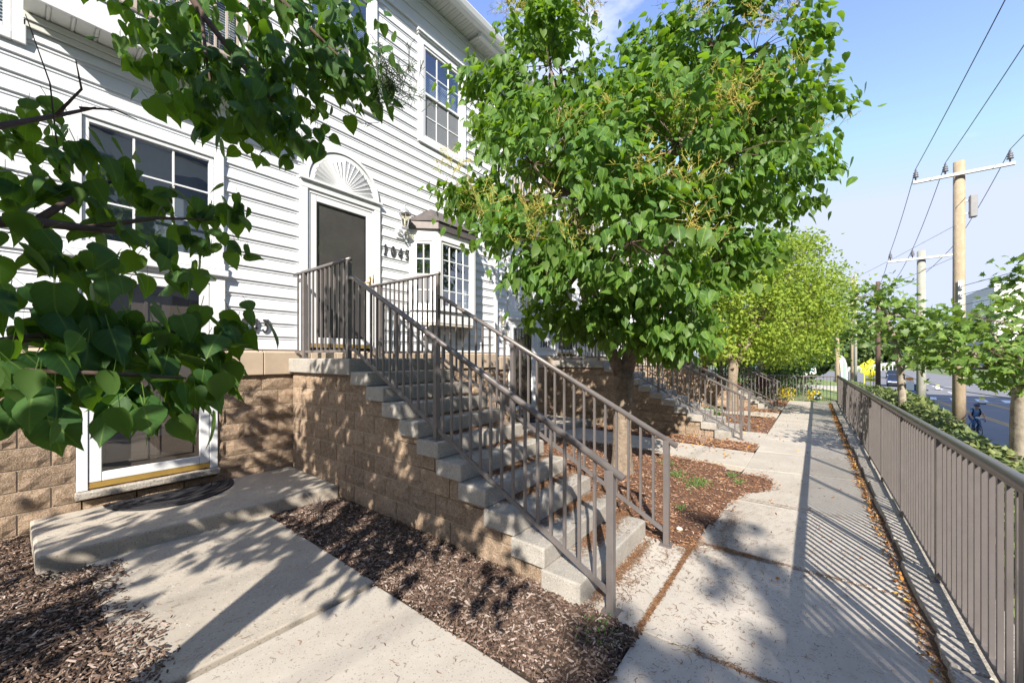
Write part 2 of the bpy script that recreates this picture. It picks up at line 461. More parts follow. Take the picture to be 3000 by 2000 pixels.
CLUMP = (np.array([(-.5, -.35, 0), (.1, -.5, .1), (.55, -.1, -.05), (.35, .45, .1), (-.2, .5, -.05), (0, 0, .18)], float),
         [(0, 1, 5), (1, 2, 5), (2, 3, 5), (3, 4, 5), (4, 0, 5)])

def scatter(name, tp, P, X, Y, Z, S, m):
    """one mesh of many leaves"""
    tv, tf = tp
    n = len(P); k = len(tv)
    V = (P[:, None, :] + S[:, None, None] * (tv[None, :, 0:1] * X[:, None, :] + tv[None, :, 1:2] * Y[:, None, :] + tv[None, :, 2:3] * Z[:, None, :])).reshape(-1, 3)
    lens = np.array([len(f) for f in tf]); flat = np.concatenate([np.array(f) for f in tf])
    loops = (np.arange(n)[:, None] * k + flat[None, :]).reshape(-1)
    tot = np.tile(lens, n); start = np.concatenate([[0], np.cumsum(tot)[:-1]])
    me = bpy.data.meshes.new(name)
    me.vertices.add(len(V)); me.vertices.foreach_set('co', V.reshape(-1).astype(np.float32))
    me.loops.add(len(loops)); me.loops.foreach_set('vertex_index', loops.astype(np.int32))
    me.polygons.add(len(tot)); me.polygons.foreach_set('loop_start', start.astype(np.int32))
    me.polygons.foreach_set('loop_total', tot.astype(np.int32))
    uvl = me.uv_layers.new(name='UVMap')
    uv = np.tile(tv[flat][:, :2], (n, 1)).reshape(-1)
    uvl.data.foreach_set('uv', uv.astype(np.float32))
    me.materials.append(m)
    me.polygons.foreach_set('use_smooth', np.ones(len(tot), dtype=bool))
    me.update(calc_edges=True); me.validate()
    return me

def single_leaf(name, tp, m):
    one = np.zeros((1, 3))
    return scatter(name, tp, one, np.array([[1., 0, 0]]), np.array([[0, 1., 0]]), np.array([[0, 0, 1.]]), np.array([1.0]), m)

def frames(rng, out_dir, droop, spread, up=.6):
    n = len(out_dir)
    d = nrm(out_dir * .55 + rng.normal(0, spread, (n, 3)) + np.array([0, 0, -droop]))
    z = out_dir * .75 + rng.normal(0, .38, (n, 3)) + np.array([0, 0, up])
    z = nrm(z - (z * d).sum(1, keepdims=True) * d)
    x = np.cross(d, z)
    return x, d, z

CA = math.cos(R(37.81)); SA = math.sin(R(37.81))
def in_view(P, m=0.0):
    fw = P[:, 0] * CA + P[:, 1] * SA; rt = P[:, 0] * SA - P[:, 1] * CA
    u = rt / np.maximum(fw, .01); v = (P[:, 2] - 1.7) / np.maximum(fw, .01)
    ok = (fw > .2) & (np.abs(u) < 1.33 + m) & (v > -.86 - m) & (v < .94 + m)
    return ok, fw

def curve3(a, b, c, n=7):
    a, b, c = Vector(a), Vector(b), Vector(c)
    return [(1 - t) ** 2 * a + 2 * t * (1 - t) * b + t * t * c for t in [i / (n - 1) for i in range(n)]]

def make_tree(name, label, cat, base, trunk, limb_from, lobes, m_leaf, m_bark, leaf=.12, tp=HEART2, dens=30, per=14, spread=.2, droop=.8,
              n_obj=0, seed=1, limb_r=.05, group=None, extra=(), tsd=.4, twig=True, flat=.85, tp_obj=None, zmin=-9, branches=True, obj_mat=None, lvar=.25,
              extra_limbs=(), inner=.5, keep_out=False, zsq=.75):
    rng = np.random.default_rng(seed)
    random.seed(seed)
    root = thing(name, label, cat, base, group)
    for pts, rad in trunk:
        MB().tube(pts, rad, 12, jit=.04).build('trunk', m_bark, root, True)
    for pts, rad in extra_limbs:
        MB().tube(pts, rad, 8, jit=.05).build('branch', M_TWIG, root, True)
    C = []; O = []
    tw = MB()
    ctr = np.mean([l[:3] for l in lobes], axis=0) if lobes else np.array(base)
    for l in lobes:
        c = np.array(l[:3]); r = l[3]
        if branches:
            src = min(limb_from, key=lambda p: (Vector(p) - Vector(c)).length)
            s = Vector(src); e = Vector(c); mid = (s + e) / 2 + Vector((0, 0, -.12 * (e - s).length)) + Vector([random.uniform(-.15, .15) for _ in range(3)])
            MB().tube(curve3(s, mid, e, 7), [limb_r * (1 - .8 * i / 6) + .006 for i in range(7)], 7, jit=.06).build('branch', m_bark, root, True)
        k = int(dens * r * r) + 2
        d = nrm(rng.normal(0, 1, (k, 3)))
        rr = r * (inner + (1 - inner) * np.sqrt(rng.random((k, 1))))
        p = c + d * rr * np.array([1, 1, flat])
        ok = p[:, 2] > zmin
        p = p[ok]; d = d[ok]
        C.append(p); O.append(nrm(d * .8 + nrm(p - ctr) * .35))
        if twig:
            for q in p:
                tw.tube([c, (Vector(c) + Vector(q)) / 2 + Vector((random.uniform(-.06, .06), random.uniform(-.06, .06), .05)), q], [.007, .005, .003], 3, False)
    if len(extra):
        e = np.array(extra, float)
        C.append(e); O.append(nrm(np.column_stack([rng.normal(0, .4, len(e)), rng.normal(-.4, .4, len(e)), np.full(len(e), .1)])))
    C = np.concatenate(C); O = np.concatenate(O)
    n = len(C) * per
    ci = np.repeat(np.arange(len(C)), per)
    P = C[ci] + rng.normal(0, 1, (n, 3)) * np.array([spread, spread, spread * zsq])
    od = nrm(O[ci] + rng.normal(0, .35, (n, 3)))
    X, Y, Z = frames(rng, od, droop, tsd)
    S = leaf * (1 + rng.uniform(-lvar, lvar, n))
    if keep_out:      # the part of the crown that stays outside the photograph
        vis = in_view(P, .14)[0]; P, X, Y, Z, S = [a[~vis] for a in (P, X, Y, Z, S)]; n = len(P)
    isobj = np.zeros(n, bool)
    if n_obj:
        ok, fw = in_view(P)
        score = np.where(ok, fw, 1e9) + rng.random(n) * .15
        idx = np.argsort(score)[:n_obj]; idx = idx[score[idx] < 1e8]
        isobj[idx] = True
        lm = single_leaf('leaf', tp_obj or HEART, obj_mat or m_leaf)
        for i in idx:
            o = bpy.data.objects.new('leaf', lm); COL.objects.link(o)
            mt = Matrix(((X[i][0], Y[i][0], Z[i][0], P[i][0]), (X[i][1], Y[i][1], Z[i][1], P[i][1]), (X[i][2], Y[i][2], Z[i][2], P[i][2]), (0, 0, 0, 1)))
            o.matrix_basis = mt @ Matrix.Scale(S[i], 4)
            adopt(o, root)
    q = ~isobj
    me = scatter('foliage', tp, P[q], X[q], Y[q], Z[q], S[q], m_leaf)
    link('foliage', me, root, kind='stuff')
    if tw.v: tw.build('twigs', M_TWIG, root, False, kind='stuff')
    return root, C, O

# ================================================================ THE SETTING: ground, walks, road
W = 5.85
def terrain_h(x, y):
    top = gz(min(x, 22)) - .10
    if x > 22: top = -.30 - .0 * x
    low = -2.74
    t = smoothstep((-1.0 - y) / 3.6)
    if x > 44: t = max(t, smoothstep((x - 44) / 16))
    return top + (low - top) * t
def grid(name, xs, ys, hf, m, **kw):
    b = MB(); nx = len(xs)
    b.v = [(x, y, hf(x, y)) for y in ys for x in xs]
    b.f = [(j * nx + i, j * nx + i + 1, (j + 1) * nx + i + 1, (j + 1) * nx + i) for j in range(len(ys) - 1) for i in range(nx - 1)]
    return b.build(name, m, None, True, **kw)
fr = lambda a, b, n: [a + (b - a) * i / n for i in range(n + 1)]
grid('ground', [-1500, -200, -12, 22, 62, 200, 1500], [-1500, -200, -5, 20, 200, 1500], lambda x, y: -2.85, M_FIELD, kind='structure')
grid('bank', fr(-14, 22, 60), fr(-5.4, -.95, 14), terrain_h, M_SOIL, kind='structure')
grid('soil', [-14, 0, 3, 9, 15, 22], [-.95, 2, 6.2], lambda x, y: gz(x) - .10, M_SOIL, kind='structure')
grid('lawn', fr(22, 66, 40), fr(-5.4, 26, 40), lambda x, y: terrain_h(x, y) + .03 * noise.noise((x * .5, y * .5, 0)), M_GRASS, kind='structure')
# driveway across the far lawn
MB().prism([(31, -3.0), (34, -3.2), (35.2, 20), (32, 20)], -.38, -.24).build('driveway', M_CONC2, None, kind='structure')

# road
def ry(x, near):
    b = -.00075 * max(0, x - 45) ** 1.55
    return (-5.2 if near else -22.0) + b * (1.0 if near else .8)
xs = [-60, -20, 0, 20, 40, 50, 60, 70, 80, 95, 110, 130, 160, 200, 260]
rb = MB(); rb.v = [(x, ry(x, 1), -2.70) for x in xs] + [(x, ry(x, 0) - 3, -2.70) for x in xs]
n_ = len(xs); rb.f = [(i + n_, i + 1 + n_, i + 1, i) for i in range(n_ - 1)]
rb.build('road', M_ASPH, None, kind='structure')
MB().quad((92, -7.0, -2.705), (150, -12, -2.705), (170, 40, -2.705), (120, 40, -2.705)).build('side_street', M_ASPH, None, kind='structure')
kb = MB()
for i in range(5):
    kb.bar((xs[i], ry(xs[i], 1) + .1, -2.66), (xs[i + 1], ry(xs[i + 1], 1) + .1, -2.66), .2, .22)
kb.build('road_kerb', M_CURB, None, kind='structure')
mk = MB()
for o in (0, .28):
    for (x0, y0, x1, y1) in ((-20, -10.2 - o, 30, -10.0 - o), (30, -10.0 - o, 57, -9.75 - o), (-20, -13.4 - o, 57, -13.1 - o)):
        mk.quad((x0, y0 - .06, -2.694), (x1, y1 - .06, -2.694), (x1, y1 + .06, -2.694), (x0, y0 + .06, -2.694))
mk.build('road_centre_line', M_PAINT_Y, None, kind='structure')
cw = MB()
for i in range(9):
    y0 = -6.0 - i * 1.75
    cw.quad((58.6, y0, -2.693), (61.8, y0 - .5, -2.693), (61.8, y0 - 1.25, -2.693), (58.6, y0 - .75, -2.693))
for xx in (58.3, 62.0):
    cw.quad((xx, -5.6, -2.694), (xx + .18, -5.6, -2.694), (xx + .18, -21.5, -2.694), (xx, -21.5, -2.694))
cw.build('crosswalk_marking', M_PAINT_W, None, kind='structure')
st = MB()
st.quad((84, -14.2, -2.693), (84.4, -14.2, -2.693), (84.4, -18, -2.693), (84, -18, -2.693))
for i in range(4): st.quad((70 + 7 * i, -13.6 - i * .5, -2.693), (73 + 7 * i, -13.8 - i * .5, -2.693), (73 + 7 * i, -13.65 - i * .5, -2.693), (70 + 7 * i, -13.45 - i * .5, -2.693))
st.build('stop_line', M_PAINT_W, None, kind='structure')

# sidewalk slabs
def yl(x): return .845 - .0035 * max(0, x - 3)      # house-side edge
def yr(x): return -.565 - .0030 * max(0, x - 3)     # kerb-side edge
walk = bpy.data.objects.new('sidewalk', None); COL.objects.link(walk); walk['kind'] = 'structure'; INV['sidewalk'] = Matrix.Identity(4)
joints = [(-3.6, 0), (-2.1, 0), (-.6, .02), (.88, .03), (2.395, .06), (3.80, .13), (5.36, .07), (7.09, .26), (8.6, .2), (10.15, .15), (11.7, .15), (13.2, .1), (14.75, .1), (16.3, .1), (17.85, .1), (19.4, .1), (21.1, .1)]
for (a, sa), (b_, sb) in zip(joints[:-1], joints[1:]):
    g = .007
    dz = random.uniform(-.004, .004)
    s = MB(); A = a + g; B = b_ - g
    z = [gz(A) + dz, gz(B) + dz]
    s.add([(A, yl(a), z[0] - .1), (B, yl(b_), z[1] - .1), (B + sb, yr(b_), z[1] - .1), (A + sa, yr(a), z[0] - .1),
           (A, yl(a), z[0]), (B, yl(b_), z[1]), (B + sb, yr(b_), z[1]), (A + sa, yr(a), z[0])],
          [(3, 2, 1, 0), (4, 7, 6, 5)[::-1], (0, 1, 5, 4), (1, 2, 6, 5), (2, 3, 7, 6), (3, 0, 4, 7)])
    s.f = [tuple(f) for f in s.f]
    s.build('sidewalk_slab', M_CONC2, walk, False, .006)
MB().prism([(2.36, .855), (3.70, .855), (3.70, 1.40), (2.36, 1.40)], -.1, -.002).build('sidewalk_slab', M_CONC2, walk, False, .006)
path = bpy.data.objects.new('path', None); COL.objects.link(path); path['kind'] = 'structure'; INV['path'] = Matrix.Identity(4)
MB().prism([(.36, 2.63), (1.662, 2.605), (1.662, 4.9), (.36, 4.9)], -.12, .018).build('path_slab', M_CONC, path, False, .01)
MB().prism([(.20, .86), (1.664, .86), (1.664, 2.585), (.36, 2.60), (.20, 2.60)], -.12, -.004).build('path_slab', M_CONC2, path, False, .01)
for k in (1, 2):
    ox = 7.0 * k
    MB().prism([(.30 + ox, 2.35), (1.40 + ox, 2.32), (1.62 + ox, 4.9), (.30 + ox, 4.9)], -.14, gz(ox) + .012).build('path_slab', M_CONC, path, False, .01)
    MB().prism([(.12 + ox, .83), (1.33 + ox, .83), (1.40 + ox, 2.30), (.28 + ox, 2.33)], -.14, gz(ox) - .002).build('path_slab', M_CONC2, path, False, .01)
    MB().prism([(2.30 + ox, .82), (3.75 + ox, .82), (3.75 + ox, 1.45), (2.30 + ox, 1.45)], -.2, gz(ox + 2) - .002).build('sidewalk_slab', M_CONC2, walk, False, .006)

# broken concrete kerb below the fence
kerb = bpy.data.objects.new('kerb', None); COL.objects.link(kerb); kerb['kind'] = 'structure'; INV['kerb'] = Matrix.Identity(4)
x = -2.6
while x < 21.2:
    L_ = random.choice((.28, .42, .55, .8, 1.0)) * random.uniform(.8, 1.2)
    f0 = yr(x) - .004 + random.uniform(-.03, .012); f1 = yr(x + L_) - .004 + random.uniform(-.035, .01)
    h = gz(x) + .048 + random.uniform(-.008, .008)
    e = random.uniform(.012, .03)
    s = MB()
    bot = [(x, f0), (x + L_ * .4, (f0 + f1) / 2 + random.uniform(-.02, .025)), (x + L_ - .012, f1), (x + L_ - .012, -1.0), (x, -1.0)]
    top = [(x + e * .3, f0 - e), (x + L_ * .4, (f0 + f1) / 2 - e * random.uniform(.3, 1.4)), (x + L_ - .012 - e * .3, f1 - e), (x + L_ - .012, -1.0), (x, -1.0)]
    s.add([(a, b, gz(x) - .12) for a, b in bot] + [(a, b, h) for a, b in top], [(4, 3, 2, 1, 0), (5, 6, 7, 8, 9), (1, 0, 5, 6)[::-1], (2, 1, 6, 7)[::-1], (3, 2, 7, 8)[::-1], (4, 3, 8, 9)[::-1], (0, 4, 9, 5)[::-1]])
    s.build('kerb_stone', M_CURB, kerb, False, .007)
    x += L_

# ================================================================ TOWNHOUSES
def siding_planks(zb, x0, x1, opens, ztop, parent):
    cells = []
    prof = [(0, -.017), (.008, -.022), (.126, -.007), (.130, .001), (.146, .001), (.151, -.008), (.181, -.004)]
    z1 = min(zb + .181, ztop)
    cuts = sorted({zb, z1} | {z for o in opens for z in (o[2], o[3]) if zb < z < z1})
    for a, c in zip(cuts[:-1], cuts[1:]):
        m_ = (a + c) / 2
        spans = [(x0, x1)]
        for o in opens:
            if o[2] < m_ < o[3]:
                ns = []
                for s, e in spans:
                    if o[1] <= s or o[0] >= e: ns.append((s, e)); continue
                    if o[0] > s: ns.append((s, o[0]))
                    if o[1] < e: ns.append((o[1], e))
                spans = ns
        def y_at(z):
            t = z - zb
            for (p, q), (p2, q2) in zip(prof[:-1], prof[1:]):
                if p <= t <= p2: return q + (q2 - q) * (t - p) / max(p2 - p, 1e-6)
            return prof[-1][1]
        zs = [a] + [zb + p for p, _ in prof if a + 1e-4 < zb + p < c - 1e-4] + [c]
        for s, e in spans:
            vs = []; fs = []
            pts = [(W + y_at(z), z) for z in zs]
            if abs(a - zb) < 1e-5: pts = [(W + .012, zb - .001)] + pts
            for yy, z in pts: vs += [(s, yy, z), (e, yy, z)]
            for i in range(len(pts) - 1): fs.append((2 * i, 2 * i + 1, 2 * i + 3, 2 * i + 2))
            cells.append([s, e, vs, fs])
    # pieces of one course that touch are one plank
    planks = []
    for c in cells:
        hit = [p for p in planks if any(c[0] < q[1] - 1e-4 and c[1] > q[0] + 1e-4 for q in p)]
        new = [c] + [q for p in hit for q in p]
        planks = [p for p in planks if p not in hit] + [new]
    for p in planks:
        b = MB()
        for q in p: b.add(q[2], q[3])
        b.build('siding_plank', M_SIDING, parent)

def ring(b, x0, x1, z0, z1, t, ya, yb):
    b.box(x0, x0 + t, ya, yb, z0, z1); b.box(x1 - t, x1, ya, yb, z0, z1)
    b.box(x0 + t, x1 - t, ya, yb, z0, z0 + t); b.box(x0 + t, x1 - t, ya, yb, z1 - t, z1)
    return b

def window(parent, x0, x1, z0, z1, tw, cols, upper, lower, rail=None, y=W, T=None, crown=False, screen=False, blind=None, curtain=False, sillf=0.0, backing=True):
    """trim, sash, muntins, one pane per light, blinds; y = wall face"""
    b = MB(T); ring(b, x0, x1, z0, z1, tw, y - .045, y + .02)
    if sillf: b.box(x0 - .005, x1 + .005, y - .07, y - .046, z0, z0 + tw * .8)
    win = b.build('window', M_TRIM, parent, False, .006)
    if crown:
        c = MB(T); c.box(x0 - .03, x1 + .03, y - .075, y - .002, z1 + .003, z1 + .03); c.box(x0 - .05, x1 + .05, y - .10, y - .002, z1 + .033, z1 + .075)
        c.build('window_head', M_TRIM, win, False, .004)
    ix0, ix1, iz0, iz1 = x0 + tw + .004, x1 - tw - .004, z0 + tw + .004, z1 - tw - .004
    s = MB(T); ring(s, ix0, ix1, iz0, iz1, .045, y - .028, y + .03)
    if rail: s.box(ix0 + .046, ix1 - .046, y - .024, y + .03, rail - .022, rail + .022)
    s.build('sash', M_TRIM, win, False, .004)
    gx0, gx1 = ix0 + .046, ix1 - .046
    parts = [(iz0 + .046, rail - .023, lower, True), (rail + .023, iz1 - .046, upper, False)] if rail else [(iz0 + .046, iz1 - .046, upper, False)]
    for (a, c, rows, low) in parts:
        yy = y + (.012 if low else .002)
        for i in range(cols):
            for j in range(rows):
                pa = gx0 + (gx1 - gx0) * i / cols; pb = gx0 + (gx1 - gx0) * (i + 1) / cols
                qa = a + (c - a) * j / rows; qb = a + (c - a) * (j + 1) / rows
                MB(T).quad((pa, yy, qa), (pb, yy, qa), (pb, yy, qb), (pa, yy, qb)).build('pane', M_SCREEN if (low and screen) else M_GLASS, win)
        for i in range(1, cols):
            xx = gx0 + (gx1 - gx0) * i / cols
            MB(T).box(xx - .009, xx + .009, yy - .012, yy + .006, a, c).build('muntin', M_TRIM, win)
        for j in range(1, rows):
            zz = a + (c - a) * j / rows
            MB(T).box(gx0, gx1, yy - .010, yy + .005, zz - .009, zz + .009).build('muntin', M_TRIM, win)
    if blind:
        bl = MB(T); z = blind[0]
        while z < blind[1]:
            bl.quad((gx0, y + .085, z), (gx1, y + .085, z), (gx1, y + .105, z + .03), (gx0, y + .105, z + .03)); z += .032
        bl.build('blind', M_BLIND, win)
    if curtain:
        cu = MB(T); k = 24
        vs = []
        for i in range(k + 1):
            xx = gx0 + (gx1 - gx0) * i / k
            vs += [(xx, y + .12 + .03 * math.sin(i * 2.1), iz0), (xx, y + .12 + .03 * math.sin(i * 2.1), iz1)]
        cu.add(vs, [(2 * i, 2 * i + 2, 2 * i + 3, 2 * i + 1) for i in range(k)])
        cu.build('curtain', M_CURTAIN, win)
    if backing:
        MB(T).quad((ix0 - .02, y + .30, iz0 - .02), (ix1 + .02, y + .30, iz0 - .02), (ix1 + .02, y + .30, iz1 + .02), (ix0 - .02, y + .30, iz1 + .02)).build('room', M_INT, win)
    return win

# split-face block meshes, unit size 1 x 1 (face in XZ, facing -Y), shared by all blocks
def block_mesh(seed):
    rnd = random.Random(seed)
    nx, nz_ = 5, 3
    v = []; f = []
    for j in range(nz_ + 1):
        for i in range(nx + 1):
            edge = i in (0, nx) or j in (0, nz_)
            v.append((i / nx, (.0 if edge else -.016 + rnd.uniform(-.008, .007)), j / nz_))
    for j in range(nz_):
        for i in range(nx):
            a = j * (nx + 1) + i
            f.append((a, a + 1, a + nx + 2, a + nx + 1))
    k = len(v)
    v += [(0, .09, 0), (1, .09, 0), (1, .09, 1), (0, .09, 1)]
    c0, c1, c2, c3 = 0, nx, nz_ * (nx + 1) + nx, nz_ * (nx + 1)
    b_ = list(range(0, nx + 1)); t_ = list(range(nz_ * (nx + 1), nz_ * (nx + 1) + nx + 1))
    f += [tuple([k, k + 1] + b_[::-1]), tuple([k + 3, ] + t_ + [k + 2])]
    l_ = [j * (nx + 1) for j in range(nz_ + 1)]; r_ = [j * (nx + 1) + nx for j in range(nz_ + 1)]
    f += [tuple([k] + l_ + [k + 3]), tuple([k + 1, k + 2] + r_[::-1])]
    m = MB(); m.v = v; m.f = f
    return m.mesh('block', M_BLOCK)
BLOCKS = [block_mesh(i) for i in range(6)]
def block(parent, x0, x1, z0, z1, y, facing='-y'):
    g = .0065
    me = random.choice(BLOCKS)
    if facing == '-y':
        return link('block', me, parent, loc=(x0 + g, y, z0 + g), scale=(x1 - x0 - 2 * g, 1, z1 - z0 - 2 * g))
    # facing -x: x0,x1 are y-range, y is the x position
    return link('block', me, parent, loc=(y, x1 - g, z0 + g), rot=(0, 0, -math.pi / 2), scale=(x1 - x0 - 2 * g, 1, z1 - z0 - 2 * g))

house = thing('townhouse', 'white clapboard townhouse with arched fanlight over its raised door, nearest of the row', 'townhouse', (3.3, W, 0), 'townhouses in the row')
UX0, UX1 = -1.2, 6.93
OPEN = [(.40, 1.53, 1.0, 2.66), (.36, 1.57, 2.84, 4.2), (2.62, 3.72, 1.0, 4.15), (4.70, 5.83, 5.82, 7.69), (2.58, 3.71, 5.82, 7.69), (4.50, 6.09, 2.45, 4.1), (-.90, .03, 4.66, 6.6), (.10, 1.9, 5.28, 7.2)]
z = 1.80
while z < 7.86:
    siding_planks(z, UX0, 6.85, OPEN, 7.9, house); z += .181
# frieze, soffit, gutter, roof, corner board
MB().box(UX0, 6.93, W - .035, W + .03, 7.88, 8.46).box(UX0, 6.93, W - .06, W - .036, 7.88, 7.93).box(UX0, 6.93, W - .055, W - .036, 8.12, 8.15).box(UX0, 6.93, W - .06, W - .036, 8.36, 8.46).build('frieze', M_TRIM, house, False, .004)
sf = MB()
xx = UX0
while xx < 7.0:
    sf.box(xx + .004, xx + .146, 5.42, W + .02, 8.475, 8.485); sf.box(xx + .06, xx + .066, 5.44, W, 8.468, 8.476); xx += .15
sf.box(UX0, 7.05, 5.4, W + .02, 8.49, 8.5)
sf.build('soffit', M_SOFFIT, house)
MB().prism_y([(0, 0), (1, 0), (1, 1), (0, 1)], 0, 1) if False else None
gt = MB(); prof = [(5.42, 8.44), (5.33, 8.45), (5.30, 8.50), (5.27, 8.58), (5.27, 8.60), (5.42, 8.60)]
gt.add([(UX0, a, b) for a, b in prof] + [(7.0, a, b) for a, b in prof], [tuple(range(6)), tuple(range(6, 12))[::-1]] + [(i, (i + 1) % 6, 6 + (i + 1) % 6, 6 + i)[::-1] for i in range(6)])
gt.build('gutter', M_TRIM, house, False, .004)
MB().add([(UX0, 5.36, 8.60), (7.0, 5.36, 8.60), (7.0, 9.5, 10.6), (UX0, 9.5, 10.6), (UX0, 5.36, 8.62), (7.0, 5.36, 8.62), (7.0, 9.5, 10.62), (UX0, 9.5, 10.62)],
         [(0, 1, 2, 3), (7, 6, 5, 4), (0, 4, 5, 1), (1, 5, 6, 2), (2, 6, 7, 3), (3, 7, 4, 0)]).build('roof', mat('shingle', (.10, .095, .09), .95, var=.2, scale=10), house)
MB().box(6.85, 6.945, W - .04, W + .14, 1.80, 7.88).build('corner_board', M_TRIM, house, False, .004)
MB().tube([(6.99, W + .02, 8.4), (6.99, W + .04, 8.2), (6.99, W + .06, 7.9), (6.99, W + .06, 1.9)], .035, 8).build('downspout', M_TRIM, house, True)
MB().box(UX0, 6.93, W + .34, W + .4, -.3, 8.46).build('back_wall', M_INT, house)
MB().box(UX0, UX0 + .04, W + .03, 9.5, -.3, 8.5).build('end_wall', M_SIDING, house)
MB().box(UX0, .38, W + .007, W + .1, -.4, 1.80).box(1.55, 6.93, W + .007, W + .1, -.4, 1.80).build('foundation', M_MORTAR, house)
# foundation blocks and cap stones
zt = 1.458; row = 0
while zt > -.25:
    zb = zt - .2032
    x = -1.2 - (.2 if row % 2 else 0)
    edges = [UX0]
    while x < 6.93:
        x += .405; edges.append(min(x, 6.93))
    # openings: lower door
    for a, b_ in zip(edges[:-1], edges[1:]):
        if b_ - a < .03: continue
        if zb > .25:
            if a < .38 < b_: b2 = .38
            else: b2 = b_
            if a >= .38 and b_ <= 1.55: continue
            if a < 1.55 < b_ and a >= .38: a = 1.55
            if b2 - a < .04: continue
            b_ = b2
        if 2.50 < a and b_ < 3.55: continue
        block(house, a, b_, zb, zt, W)
    zt = zb; row += 1
edges = [UX0, -.62, -.02, .378]
edges2 = [1.552, 2.05, 2.66, 3.05, 3.42, 3.8, 4.1, 4.7, 5.3, 5.9, 6.5, 6.93]
for E_ in (edges, edges2):
    for a, b_ in zip(E_[:-1], E_[1:]):
        MB().add([(a + .004, W - .055, 1.465), (b_ - .004, W - .055, 1.465), (b_ - .004, W + .05, 1.465), (a + .004, W + .05, 1.465),
                  (a + .004, W - .055, 1.765), (b_ - .004, W - .055, 1.765), (b_ - .004, W + .01, 1.797), (a + .004, W + .01, 1.797)],
                 [(0, 3, 2, 1), (4, 5, 6, 7), (0, 1, 5, 4), (1, 2, 6, 5), (2, 3, 7, 6), (3, 0, 4, 7)]).build('cap_stone', M_CAP, house, False, .008)
# ---- lower door
d = MB(); d.box(.382, .46, W - .03, W + .06, .345, 2.66).box(1.47, 1.548, W - .03, W + .06, .345, 2.66).box(.46, 1.47, W - .03, W + .06, 2.60, 2.66)
d.box(.30, .398, W - .05, W + .01, 1.80, 2.66).box(1.532, 1.62, W - .05, W + .01, 1.80, 2.66).box(.30, 1.62, W - .05, W + .01, 2.662, 2.76)
door = d.build('door', M_TRIM, house, False, .004)
MB().box(.27, 1.65, W - .085, W - .052, 2.70, 2.775).build('door_head', M_TRIM, door, False, .01)
ring(MB(), .465, 1.465, .415, 2.595, .095, W - .022, W + .012).build('storm_frame', M_TRIM, door, False, .008)
MB().quad((.555, W + .002, .50), (1.375, W + .002, .50), (1.375, W + .002, 2.505), (.555, W + .002, 2.505)).build('glass', M_GLASS2, door)
ip = MB(); ip.box(.47, 1.46, W + .12, W + .15, .36, 2.6)
for (a, b_) in ((.60, .93), (1.0, 1.33)):
    for (c, e) in ((.55, 1.15), (1.3, 2.0), (2.1, 2.45)): ring(ip, a, b_, c, e, .03, W + .108, W + .119)
ip.build('inner_door', M_INDOOR, door)
MB().box(.47, 1.465, W - .028, W + .03, .36, .412).build('threshold', M_BRASS, door)
h = MB(); h.box(.475, .515, W - .03, W - .023, 1.44, 1.62); h.tube([(.495, W - .03, 1.50), (.50, W - .07, 1.50), (.56, W - .075, 1.505), (.63, W - .06, 1.49)], .009, 6)
h.build('handle', M_BRASS, door, True)
hb = MB().box(.415, .445, W - .045, W - .032, 1.50, 1.62).build('hinge', M_BRASS, door)
MB().box(.37, 1.56, W - .09, W + .05, .27, .34).build('door_sill', M_CURB, house, False, .012)
# ---- window above the lower door
window(house, .32, 1.61, 2.78, 4.25, .10, 3, 3, 2, None, sillf=1, curtain=False, blind=None)
# ---- raised front door with fanlight
d = MB(); d.box(2.52, 2.625, W - .05, W + .03, 1.80, 4.17).box(3.715, 3.82, W - .05, W + .03, 1.80, 4.17).box(2.52, 3.82, W - .05, W + .03, 4.172, 4.275)
d.box(2.63, 2.665, W - .03, W + .05, 1.84, 4.17).box(3.675, 3.71, W - .03, W + .05, 1.84, 4.17).box(2.665, 3.675, W - .03, W + .05, 4.12, 4.17)
door = d.build('door', M_TRIM, house, False, .004)
ring(MB(), 2.67, 3.67, 1.90, 4.115, .095, W - .022, W + .012).build('storm_frame', M_TRIM, door, False, .008)
MB().quad((2.76, W + .002, 1.99), (3.58, W + .002, 1.99), (3.58, W + .002, 4.025), (2.76, W + .002, 4.025)).build('screen', M_DARK, door)
MB().quad((2.765, W - .003, 1.995), (3.575, W - .003, 1.995), (3.575, W - .003, 4.02), (2.765, W - .003, 4.02)).build('glass', M_GLASS3, door)
ring(MB(), 2.763, 3.577, 1.993, 4.022, .025, W - .012, W - .004).build('screen_edge', M_BLACK, door)
MB().box(2.67, 3.67, W - .028, W + .03, 1.845, 1.897).build('threshold', M_BRASS, door)
h = MB(); h.box(3.615, 3.65, W - .03, W - .023, 2.86, 3.04); h.tube([(3.63, W - .03, 2.93), (3.63, W - .07, 2.93), (3.57, W - .075, 2.93), (3.52, W - .06, 2.92)], .010, 6)
h.box(3.68, 3.70, W - .042, W - .032, 2.95, 3.08)
h.build('handle', M_BRASS, door, True)
MB().box(2.5, 3.85, W - .085, W - .003, 4.278, 4.312).build('door_head', M_TRIM, door, False, .006)
fan = thing('fan', '', '') if False else None
cx, cz = 3.185, 4.315
def arc(r, a0, a1, n): return [(cx + r * math.cos(a0 + (a1 - a0) * i / n), cz + r * math.sin(a0 + (a1 - a0) * i / n)) for i in range(n + 1)]
fb = MB()
